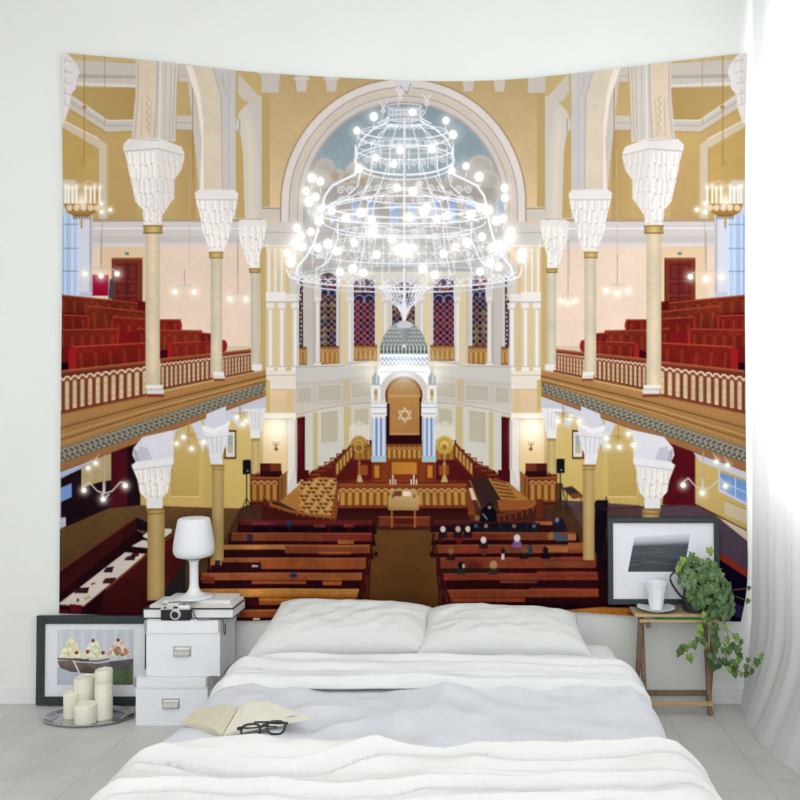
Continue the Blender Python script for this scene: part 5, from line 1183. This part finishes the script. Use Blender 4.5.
# camera
def camera():
    z0 = ZB; y0, y1 = Y(3.345), Y(3.378); x0, x1 = W(161.5, 0, 3.36).x, W(191, 0, 3.36).x; cx = (x0 + x1) / 2; k = x1 - x0
    root = thing('film_camera', 'old black and silver film camera leaning against the books on the top box', 'camera', (cx, (y0 + y1) / 2, z0))
    B().box(x0, x1, y0 + .002, y1, z0, z0 + .048, .006, 3).out('body', M_BLACK, root, True)
    b = B(); b.box(x0, x1, y0 + .001, y1, z0 + .046, z0 + .066, .004, 3); b.box(x0 + k * .2, x0 + k * .62, y0, y1 - .004, z0 + .064, z0 + .076, .004, 3); b.out('top_plate', M_CHROME, root, True)
    ln = B(); M = Matrix.Translation((x0 + k * .53, y0 + .002, z0 + .028)) @ Matrix.Rotation(math.pi / 2, 4, 'X')
    for r0, r1, a, c in ((.0, .022, 0, .006), (.0, .0205, .006, .010)): 
        s = len(ln.b.verts); ln.lathe([(r1, a), (r1, c)], n=28); ln.b.verts.ensure_lookup_table()
        for v in ln.b.verts[s:]: v.co = M @ v.co
    s = len(ln.b.verts); ln.lathe([(.0205, .0098), (.0205, .0125), (.0165, .0128), (.0155, .0105)], n=28, cap=False); ln.b.verts.ensure_lookup_table()
    for v in ln.b.verts[s:]: v.co = M @ v.co
    lens = ln.out('lens', M_CHROME, root, True)
    g = B(); g.lathe([(.0155, .0102), (.012, .0112), (.006, .0119), (.0005, .012)], n=24)
    for v in g.b.verts: v.co = M @ v.co
    g.out('lens_glass', M_GLASSD, lens, True)
    v = B(); v.box(x0 + k * .12, x0 + k * .2, y0 - .0008, y0 + .002, z0 + .053, z0 + .061, .001); v.out('rangefinder_window', M_GLASSD, root)
    v = B(); v.box(x0 + k * .44, x0 + k * .6, y0 - .001, y0 + .002, z0 + .053, z0 + .062, .001); v.out('viewfinder', M_GLASSD, root)
    for nm, pr, dx in (('shutter_dial', [(.0065, 0), (.0065, .008), (.0055, .009)], .86), ('shutter_button', [(.004, 0), (.004, .006)], .68), ('rewind_knob', [(.0075, 0), (.0075, .004)], .1)):
        B().lathe(pr, (x0 + k * dx, (y0 + y1) / 2, z0 + .0655), 18).out(nm, M_STEEL, root, True)
    zt = z0 + .05
    pts = [(x1 + .001, y0 + .016, zt), (x1 + .012, y0 + .006, zt - .006), (x1 + .022, y0 + .0, zt - .026), (x1 + .034, y0 + .004, z0 + .005), (x1 + .06, y0 + .002, z0 + .0035), (x1 + .09, y0 + .010, z0 + .0035), (x1 + .118, y0 + .012, z0 + .003), (x1 + .137, y0 + .015, z0 + .0015), (x1 + .1405, y0 + .018, z0 - .02), (x1 + .1395, y0 + .024, z0 - .05), (x1 + .141, y0 + .034, z0 - .07), (x1 + .1395, y0 + .044, z0 - .05), (x1 + .139, y0 + .048, z0 - .02)]
    fine = []
    for i in range(len(pts) - 1):
        p0, p1, p2, p3 = [Vector(pts[max(0, min(len(pts) - 1, i + q))]) for q in (-1, 0, 1, 2)]
        for k_ in range(5): t = k_ / 5; fine.append(.5 * ((2 * p1) + (-p0 + p2) * t + (2 * p0 - 5 * p1 + 4 * p2 - p3) * t * t + (-p0 + 3 * p1 - 3 * p2 + p3) * t ** 3))
    B().tube(fine, .0022, 6).out('strap', M_STRAP, root, True)
camera()
# lamp
def lamp():
    c = W(194, 0, 3.475); c.z = ZB + .0705; root = thing('table_lamp', 'white goblet-shaped table lamp standing on the stacked books', 'lamp', c); sc = 3.475 / F
    zz = lambda py: CAMZ - (py - 413) * sc
    z0 = c.z
    prof = [(.001, 0), (.082, 0), (.086, .003), (.082, .007), (.060, .012), (.038, .019), (.027, .030), (.021, .045), (.019, .065)]
    prof = [(r, z) for r, z in prof] + [(.0185, zz(566) - z0), (.021, zz(561) - z0), (.03, zz(559.2) - z0)]
    B().lathe(prof, (c.x, c.y, z0), 48).out('stem', M_LAMP, root, True)
    zb, zt = zz(557.5), zz(517.5); H = zt - zb
    sh = [(.02, 0), (.06, .002), (.08, .008), (.090, .02), (.0935, .036), (.0925, .055), (.088, H * .5), (.080, H * .75), (.0735, H - .012), (.069, H - .004), (.058, H), (.02, H + .001)]
    sh = [(r_ * .95, z) for r_, z in sh]; B().lathe(sh, (c.x, c.y, zb), 56).out('lamp_shade', M_SHADE, root, True)
lamp()
# ---------------------------------------------------------------- tray and candles
def tray():
    cx, cy = W(89.5, 0, 3.425).x, Y(3.425); root = thing('serving_tray', 'oval silver tray on the floor in front of the framed dishes', 'tray', (cx, cy, 0))
    pr = [(.001, .002), (.80, .002), (.86, .004), (.93, .011), (.985, .0145), (1., .013), (.97, .008), (.9, .002), (.84, 0), (.001, 0)]
    b = B(); b.lathe([(r, z) for r, z in pr], (cx, cy, 0), 72, .196, .118); b.out('dish', M_TRAY, root, True)
    for s in (-1, 1):
        pts = [(cx + s * (.150 + .022 * math.sin(math.pi * t / 10)), cy - .028 + .056 * t / 10, .007 + .016 * math.sin(math.pi * t / 10)) for t in range(11)]
        B().tube(pts, .0024, 8).out('handle', M_STEEL, root, True)
tray()
def candle(label, px, d, r_px, h, seed, groove=None):
    c = W(px, 0, d); r = r_px / F * d; c.z = .0025; root = thing('pillar_candle', label, 'candle', c, 'cream pillar candles on the tray')
    pr = [(.001, 0), (r * .97, 0), (r, .003)]
    if groove: pr += [(r, groove - .003), (r * .96, groove - .001), (r * .96, groove + .001), (r, groove + .003)]
    pr += [(r, h - .006), (r * .97, h - .001), (r * .9, h + .001), (r * .8, h - .004), (r * .3, h - .002), (.004, h + .003), (.001, h + .004)]
    B().lathe(pr, tuple(c), 36, wob=lambda a, z: 1 + .018 * math.sin(3 * a + seed + z * 30) + .012 * math.sin(7 * a + seed * 2)).out('wax', M_WAX, root, True)
    B().tube([(c.x, c.y, c.z + h), (c.x + .001, c.y, c.z + h + .008), (c.x + .003, c.y, c.z + h + .014)], .0012, 6).out('wick', M_WICK, root)
candle('tallest cream pillar candle, at the right of the four', 103.8, 3.42, 8.2, .214, 1, .157)
candle('broad cream candle with a wick, behind the shortest one', 85, 3.478, 10.3, .162, 3)
candle('slim short cream candle at the left of the tray', 71.5, 3.435, 7.4, .107, 5)
candle('shortest and squat cream candle at the front of the tray', 85.5, 3.373, 10.3, .079, 7)

# ---------------------------------------------------------------- side table
def side_table():
    x0, x1 = W(635, 0, 3.43).x, W(711, 0, 3.43).x + .045; zt = .4585; yf, yb = Y(3.425), Y(3.572)
    root = thing('folding_side_table', 'small weathered wooden folding table with a green painted edge beside the bed', 'table', ((x0 + x1) / 2, (yf + yb) / 2, 0))
    b = B(); n = 4; w = (yb - yf - .012) / n
    for i in range(n): b.box(x0, x1, yf + .012 + i * w + .001, yf + .012 + (i + 1) * w - .001, zt - .016, zt, .002)
    b.out('top_board', M_WOODT, root)
    B().box(x0 - .002, x1 + .002, yf, yf + .0118, zt - .012, zt, .0015).out('front_edge', M_WOODL, root)
    B().box(x0 + .085, x1 - .05, yf - .001, yf + .0118, zt - .0235, zt - .0122, .0012).out('painted_stripe', M_GREEN, root)
    b = B(); b.box(x0 + .02, x1 - .01, yf + .0005, yf + .0118, zt - .036, zt - .0237, .0015); b.out('apron', M_WOODL, root)
    lw, lt = .022, .019
    def slat(name, xa, ya, za, yb_, zb_, m):
        M = Matrix.Translation((xa, ya, za)); v = Vector((0, yb_ - ya, zb_ - za)); ln = v.length; ang = math.atan2(v.y, v.z)
        M = M @ Matrix.Rotation(-ang, 4, 'X'); bb = B(); bb.box(-lt / 2, lt / 2, -lw / 2, lw / 2, 0, ln, .0015, M=M); return bb.out(name, m, root)
    for xa, s in ((x0 + .03, 1), (x1 - .022, -1)):
        slat('leg', xa, yb - .02, .003, yf + .03, zt - .02, M_WOODD); slat('leg', xa + s * .0198, yf + .026, .003, yb - .03, zt - .02, M_WOODD)
    b = B(); b.box(x0 + .038, x1 - .03, yf + .022, yf + .034, .044, .063, .0015); b.out('front_rail', M_WOODL, root)
    b = B(); b.box(x0 + .023, x1 - .016, yb - .036, yb - .026, .056, .082, .0015); b.out('back_rail', M_WOODD, root)
    b = B(); b.lathe([(.001, -.02), (.008, -.018), (.012, -.008), (.011, .002), (.006, .008), (.001, .009)], (x0 + .062, yf + .02, zt - .046), 20); b.out('knob', M_WOODD, root, True)
    return zt
ZT = side_table() + .0006
def cup():
    c = W(656, 0, 3.492); c.z = ZT; root = thing('saucer', 'white china saucer under the cup on the side table', 'saucer', c)
    B().lathe([(.001, .001), (.036, .001), (.04, 0), (.042, .003), (.062, .009), (.083, .016), (.085, .018), (.082, .0185), (.06, .0125), (.04, .007), (.001, .006)], tuple(c), 48).out('dish', M_CHINA, root, True)
    z0 = ZT + .0072; c2 = Vector((c.x, c.y, z0)); root = thing('cup', 'tall white fluted china cup standing on its saucer', 'cup', c2)
    wob = lambda a, z: 1 + (.022 * math.sin(14 * a)) * min(1, max(0, z - .01) / .03)
    h = .119
    B().lathe([(.001, .002), (.027, .0), (.029, .003), (.028, .010), (.031, .02), (.036, .045), (.041, .07), (.045, .095), (.0505, h), (.0485, h + .001), (.043, .095), (.039, .07), (.034, .045), (.028, .02), (.001, .012)], tuple(c2), 84, wob=wob).out('bowl', M_CHINA, root, True)
cup()
# jug and ivy
def jug_ivy():
    c = W(694, 0, 3.49); c.z = ZT; c.x = W(695, 0, 3.49).x; root = thing('metal_jug', 'dark metal jug with a curved handle holding the ivy', 'jug', c)
    B().lathe([(.001, 0), (.05, 0), (.054, .004), (.056, .03), (.055, .07), (.05, .12), (.044, .165), (.043, .185), (.049, .205), (.046, .206), (.040, .185), (.04, .16), (.001, .155)], tuple(c), 40).out('vessel', M_JUG, root, True)
    pts = []
    for k in range(15): t = k / 14; a = math.pi * (.42 + 1.12 * t) ; pts.append((c.x - .062 - .052 * math.sin(math.pi * t) * (1.1 - .2 * t), c.y - .01, c.z + .19 - .13 * t + .02 * math.sin(math.pi * t)))
    pts = [(c.x - .045, c.y - .01, c.z + .183)] + pts[1:-1] + [(c.x - .053, c.y - .01, c.z + .055)]
    B().tube(pts, .005, 8).out('handle', M_JUG, root, True)
    B().lathe([(.001, 0), (.038, 0), (.036, .008), (.001, .012)], (c.x, c.y, c.z + .157), 24).out('soil', M_SOIL, root)
    r = random.Random(11); iv = thing('potted_ivy', 'trailing green ivy spilling out of the dark jug over the table edge', 'ivy', (c.x, c.y, c.z + .16))
    V, Fc, MI = [], [], []
    def leaf(p, nrm, up, s, mi):
        nrm = nrm.normalized(); t = (up - nrm * up.dot(nrm)).normalized(); sd = t.cross(nrm)
        out = [(0, -.45), (.25, -.62), (.5, -.5), (.42, -.15), (.62, .05), (.38, .2), (.28, .42), (0, .85), (-.28, .42), (-.38, .2), (-.62, .05), (-.42, -.15), (-.5, -.5), (-.25, -.62)]
        i0 = len(V); V.append(p + nrm * (.10 * s))
        mid = [(0, -.2), (.18, -.1), (0, .35), (-.18, -.1)]
        for x, y in out: V.append(p + sd * (x * s) + t * (y * s) - nrm * (s * (.16 * x * x + .22 * max(0, y) ** 2)) + nrm * (s * .05 * math.sin(9 * x + 5 * y)))
        for k in range(14): Fc.append((i0, i0 + 1 + k, i0 + 1 + (k + 1) % 14)); MI.append(mi)
    def PP(px, py, d): return W(px, py, d)
    stems = B()
    # crown over the jug
    hull = [(676, 568), (683, 560), (692, 557), (704, 560), (716, 566), (722, 575), (729, 585), (733, 598), (734, 610), (730, 619), (716, 620), (705, 612), (695, 606), (688, 596), (682, 586)]
    def inside(x, y):
        k = False; j = len(hull) - 1
        for i in range(len(hull)):
            if (hull[i][1] > y) != (hull[j][1] > y) and x < (hull[j][0] - hull[i][0]) * (y - hull[i][1]) / (hull[j][1] - hull[i][1]) + hull[i][0]: k = not k
            j = i
        return k
    n = 0
    while n < 260:
        x = r.uniform(674, 736); y = r.uniform(556, 622)
        if not inside(x, y): continue
        n += 1; cx_, cy_ = 708, 590; q = math.hypot((x - cx_) / 30, (y - cy_) / 34); dd = 3.47 - .085 * math.sqrt(max(0, 1 - q * q)) + r.uniform(-.02, .03)
        if r.random() < .25: dd = r.uniform(3.44, 3.53)
        p = PP(x, y, dd); nr = Vector(((x - cx_) / 40 + r.uniform(-.5, .5), -1, -(y - cy_) / 60 + r.uniform(-.2, .7))); leaf(p, nr, Vector((r.uniform(-.8, .8), 0, -1)), r.uniform(.022, .031), r.choice([0, 0, 1, 3, 3, 3, 2 if y < 570 else 0]))
    for k in range(16):
        x = r.uniform(684, 728); y = r.uniform(562, 600); a = PP(695, 585, 3.48); b_ = PP(x, y, 3.45); m_ = (a + b_) / 2 + Vector((0, -.02, .03)); stems.tube([a, m_, b_], .0012, 5)
    def trail(pts, n_, s0, s1, jit, mats):
        P3 = [PP(x, y, d) for x, y, d in pts]; fine = []
        for i in range(len(P3) - 1):
            for k in range(8): fine.append(P3[i].lerp(P3[i + 1], k / 8))
        fine.append(P3[-1]); stems.tube(fine, .0015, 5)
        for k in range(n_):
            t = (k + .5) / n_ * (len(fine) - 1); i = min(int(t), len(fine) - 2); p = fine[i].lerp(fine[i + 1], t - i) + Vector((r.uniform(-jit, jit), r.uniform(-.02, .006), r.uniform(-jit, jit)))
            leaf(p, Vector((r.uniform(-.6, .6), -1, r.uniform(-.1, .8))), Vector((r.uniform(-.9, .9), 0, -1)), r.uniform(s0, s1) * 1.22, r.choice(mats))
    trail([(712, 605, 3.4), (712, 630, 3.395), (712, 650, 3.4), (718, 664, 3.41)], 26, .018, .025, .022, [1, 1, 0, 3])
    trail([(722, 610, 3.42), (728, 635, 3.4), (730, 660, 3.4), (742, 676, 3.41), (755, 668, 3.41)], 9, .016, .022, .008, [0, 0, 1, 2])
    trail([(705, 612, 3.4), (702, 630, 3.39), (698, 642, 3.38), (688, 645, 3.38), (679, 650, 3.38)], 13, .018, .024, .012, [0, 0, 2, 2, 1])
    trail([(724, 640, 3.4), (735, 646, 3.4), (738, 658, 3.4), (732, 668, 3.4)], 14, .015, .022, .016, [0, 1, 0, 2])
    trail([(715, 640, 3.4), (726, 656, 3.4), (731, 672, 3.4)], 14, .016, .022, .02, [0, 1, 0, 2])
    for x, y, s, mi in ((683, 560, .022, 2), (692, 556, .024, 0), (710, 551, .026, 2), (708, 561, .02, 0), (678, 569, .02, 2), (749, 588, .014, 1), (748, 601, .017, 0), (757, 662, .026, 0), (762, 657, .022, 2), (748, 660, .016, 0), (746, 667, .02, 0), (736, 637, .024, 2), (741, 642, .02, 0), (680, 652, .027, 0), (690, 658, .027, 2), (694, 645, .024, 0), (706, 645, .022, 2), (735, 672, .018, 0)):
        leaf(PP(x, y, 3.4), Vector((r.uniform(-.3, .3), -1, .3)), Vector((r.uniform(-.6, .6), 0, -1)), s * 1.2, mi)
    for a, b_ in (((735, 596, 3.42), (748, 601, 3.4)), ((733, 590, 3.42), (749, 588, 3.4)), ((706, 566, 3.44), (710, 553, 3.4)), ((688, 572, 3.45), (683, 561, 3.4)), ((742, 674, 3.4), (757, 661, 3.4)), ((728, 630, 3.4), (736, 637, 3.4))): stems.tube([PP(*a), PP(*b_)], .0013, 5)
    mesh('foliage', V, Fc, M_LF, iv, False, MI); stems.out('stem', M_STEM, iv, True)
jug_ivy()

# ---------------------------------------------------------------- curtain
def curtain():
    nx, nz_ = 260, 60; z1 = HC - .08; y0, y1 = -2.6, -.03; vs = []
    for j in range(nz_ + 1):
        v = j / nz_; z = lerp(.004, z1, v)
        for i in range(nx + 1):
            u = i / nx; y = lerp(y1, y0, u); d = CAMD + y
            base = 1.262 + .02 * math.sin(u * 5)
            low = np.interp(d, [1.0, 2.6, 2.87, 3.02, 3.17, 3.38, 3.57], [1.28, 1.24, 1.185, 1.15, 1.135, 1.157, 1.205]); k = max(0, 1 - z / .42) ** 1.5
            x = lerp(base, low, k) + (.010 * math.sin(y * 33 + .8 * math.sin(z * 1.2)) + .005 * math.sin(y * 71 + z) + .012 * nse(y * 3, z * .5, 1.5, 3)) * (.35 + .65 * (1 - k)) * min(1, (d < 3.3) * .0 + .8)
            vs.append((x, y + .004 * math.sin(z * 2 + y * 9), z))
    w = nx + 1; fs = [(j * w + i, j * w + i + 1, (j + 1) * w + i + 1, (j + 1) * w + i) for j in range(nz_) for i in range(nx)]
    root = thing('curtain', 'long sheer white curtain hanging to the floor along the window wall', 'curtain', (1.25, -1.3, 0))
    mesh('cloth', vs, fs, M_CURT, root, True)
    rod = B(); rod.tube([(1.27, y0 - .1, HC - .045), (1.27, y1 + .01, HC - .045)], .012, 12); rod.out('curtain_rail', M_TRIM, root, True)
    for k in range(18): 
        yy = lerp(y0 + .05, y1 - .05, k / 17); pts = [(1.27 + .018 * math.cos(a * math.pi / 6), yy, HC - .058 + .024 * math.sin(a * math.pi / 6)) for a in range(12)]
        B().tube(pts, .002, 6, closed=True).out('curtain_ring', M_STEEL, root)
curtain()

# ---------------------------------------------------------------- open book and spectacles
def surf(x, d): return .372 + f_duvet(x - BX, d, .5, 0)
def open_book():
    zb = max(surf(-.9 + .08 * i, 2.25 + .1 * j) for i in range(5) for j in range(4)) + .001
    A, F_, E_, Bk, C_, D_ = [Vector(((px - 480) / F * d, Y(d), zb)) for px, py in ((222, 737), (181, 724), (198, 711), (238, 709), (311, 719), (270, 704)) for d in ((CAMZ - zb) * F / (py - 413),)]
    root = thing('open_book', 'open cream-paged book lying on the bed beside the glasses', 'book', (A + Bk) / 2 * 1.)
    root.location.z = zb
    def leafblock(name, s0, s1, o0, o1, h, m, n=14, lift=0., bow=.006):
        top, bot = [], []
        for i in range(n + 1):
            t = i / n; hh = h * (1 - .5 * t) + bow * math.sin(math.pi * min(1, t * 1.15)) * (1 - t * .3)
            for p, q in ((s0, o0), (s1, o1)): c = p.lerp(q, t); bot.append(c + Vector((0, 0, lift))); top.append(c + Vector((0, 0, lift + hh * (.35 + .65 * min(1, t * 5)))))
        vs = top + bot; N = len(top); fs = []
        for i in range(n): a = 2 * i; fs += [(a, a + 1, a + 3, a + 2), (N + a, N + a + 2, N + a + 3, N + a + 1), (a, a + 2, N + a + 2, N + a), (a + 1, N + a + 1, N + a + 3, a + 3)]
        fs += [(0, N, N + 1, 1), (2 * n, 2 * n + 1, N + 2 * n + 1, N + 2 * n)]
        return mesh(name, vs, fs, m, root, False)
    leafblock('left_pages', A, Bk, F_, E_, .014, M_PAPERD); leafblock('right_pages', A + Vector((.002, 0, 0)), Bk + Vector((.002, 0, 0)), C_, D_, .012, M_PAPER, bow=.006)
    # a loose leaf lifting
    leafblock('lifted_leaf', A + Vector((.004, .004, .006)), Bk + Vector((.003, -.004, .006)), A.lerp(C_, .8) + Vector((0, .03, .012)), Bk.lerp(D_, .9) + Vector((0, 0, .012)), .0012, M_PAPER, bow=.010)
    return zb
ZO = open_book()
def glasses():
    d = 2.222; sc = d / F; c = W(260.5, 731, d); root = thing('eyeglasses', 'black-rimmed eyeglasses lying on the bed in front of the open book', 'glasses', c)
    zs = max(surf(c.x + .03 * i, d + .02 * j) for i in range(-2, 3) for j in range(-1, 3)); root.location.z = zs
    fr = B()
    def rrect(cx, cz, hw, hh, rot, y):
        o = []
        for k in range(36):
            t = 2 * math.pi * k / 36; x = hw * math.copysign(abs(math.cos(t)) ** .7, math.cos(t)); z = hh * math.copysign(abs(math.sin(t)) ** .75, math.sin(t)); x *= 1 + .08 * (z / hh)
            o.append(Vector((cx + x * math.cos(rot) - z * math.sin(rot), y + z * .35, cz + x * math.sin(rot) + z * math.cos(rot))))
        return o
    zc = CAMZ - (731.5 - 413) * sc
    la = rrect(W(250.5, 0, d).x, zc, .0265, .0185, .12, Y(d)); lb = rrect(W(275.5, 0, d).x, zc + .0085, .0250, .0165, .02, Y(d) + .006)
    lo = min(v.z for v in la + lb) - .0045; dz = zs + .001 - lo
    dz = max(dz, 0)
    for v in la + lb: v.z += dz
    fr.tube(la, .0036, 8, closed=True); fr.tube(lb, .0034, 8, closed=True)
    a = max(la, key=lambda v: v.x); b_ = min(lb, key=lambda v: v.x); fr.tube([a + Vector((0, 0, .006)), (a + b_) / 2 + Vector((0, 0, .010)), b_ + Vector((0, 0, .006))], .0038, 8)
    l = min(la, key=lambda v: v.x); rr = max(lb, key=lambda v: v.x)
    fr.out('frame', M_RIM, root, True)
    B().tube([l + Vector((0, 0, .006)), l + Vector((-.010, .004, .004)), l + Vector((-.014, .02, .0)), l + Vector((.02, .045, -.006)), l + Vector((.09, .052, -.008))], [.004, .0045, .0036, .003, .003], 8).out('temple', M_RIM, root, True)
    B().tube([rr + Vector((0, 0, .004)), rr + Vector((.004, .006, .004)), rr + Vector((.002, .02, .0)), rr + Vector((-.04, .038, -.004)), rr + Vector((-.1, .04, -.006))], [.0036, .004, .0034, .003, .003], 8).out('temple', M_RIM, root, True)
    for q in (la, lb):
        ctr = sum(q, Vector()) / len(q); vs = [ctr + Vector((0, .0006, 0))] + q + [ctr - Vector((0, .0006, 0))]; n = len(q)
        mesh('lens', vs, [(0, 1 + k, 1 + (k + 1) % n) for k in range(n)] + [(n + 1, 1 + (k + 1) % n, 1 + k) for k in range(n)], M_LENS, root, True)
glasses()

# ---------------------------------------------------------------- light and camera
w = bpy.data.worlds.new('World'); SC.world = w; w.use_nodes = True; bg = w.node_tree.nodes['Background']; bg.inputs[0].default_value = (.95, .98, 1., 1); bg.inputs[1].default_value = 1.5
def area(name, loc, rot, sx, sy, e, col=(1, 1, 1)):
    l = bpy.data.lights.new(name, 'AREA'); l.shape = 'RECTANGLE'; l.size = sx; l.size_y = sy; l.energy = e; l.color = col
    o = bpy.data.objects.new(name, l); COL.objects.link(o); o.location = loc; o.rotation_euler = rot; return o
area('window_daylight', (XR + .13, -1.71, 2.05), (0, math.radians(90), 0), 2.2, 3.1, 130, (.97, .99, 1))
area('rear_fill_light', ((XL + XR) / 2, YF + .05, 1.9), (math.radians(90), 0, 0), 4.2, 3.0, 100, (1, .995, .985))  # fill light added behind the camera; no window is built there
lc = Vector((-.5, -2.1, HC)); cl = thing('ceiling_fill', 'flat white fill light panel added on the unseen ceiling above the bed', 'lamp', lc)  # unseen fixture, added to give the room soft light from above
B().box(lc.x - .9, lc.x + .9, lc.y - .6, lc.y + .6, HC - .04, HC, .01).out('fill_panel', M_TRIM, cl)
area('ceiling_fill_light', (lc.x, lc.y, HC - .05), (0, 0, 0), 1.7, 1.1, 20, (1, .995, .98))  # top fill light belonging to the added panel
cam = bpy.data.cameras.new('Camera'); co = bpy.data.objects.new('Camera', cam); COL.objects.link(co); SC.camera = co
co.location = (0, -CAMD, CAMZ); co.rotation_euler = (math.pi / 2, 0, 0); cam.sensor_width = 36; cam.lens = F / 800 * 36; cam.shift_x = -80 / 800; cam.shift_y = 13 / 800; cam.clip_start = .05
vs_ = SC.view_settings; vs_.view_transform = 'Standard'; vs_.look = 'None'; vs_.gamma = 1; vs_.use_curve_mapping = False; vs_.exposure = -.62
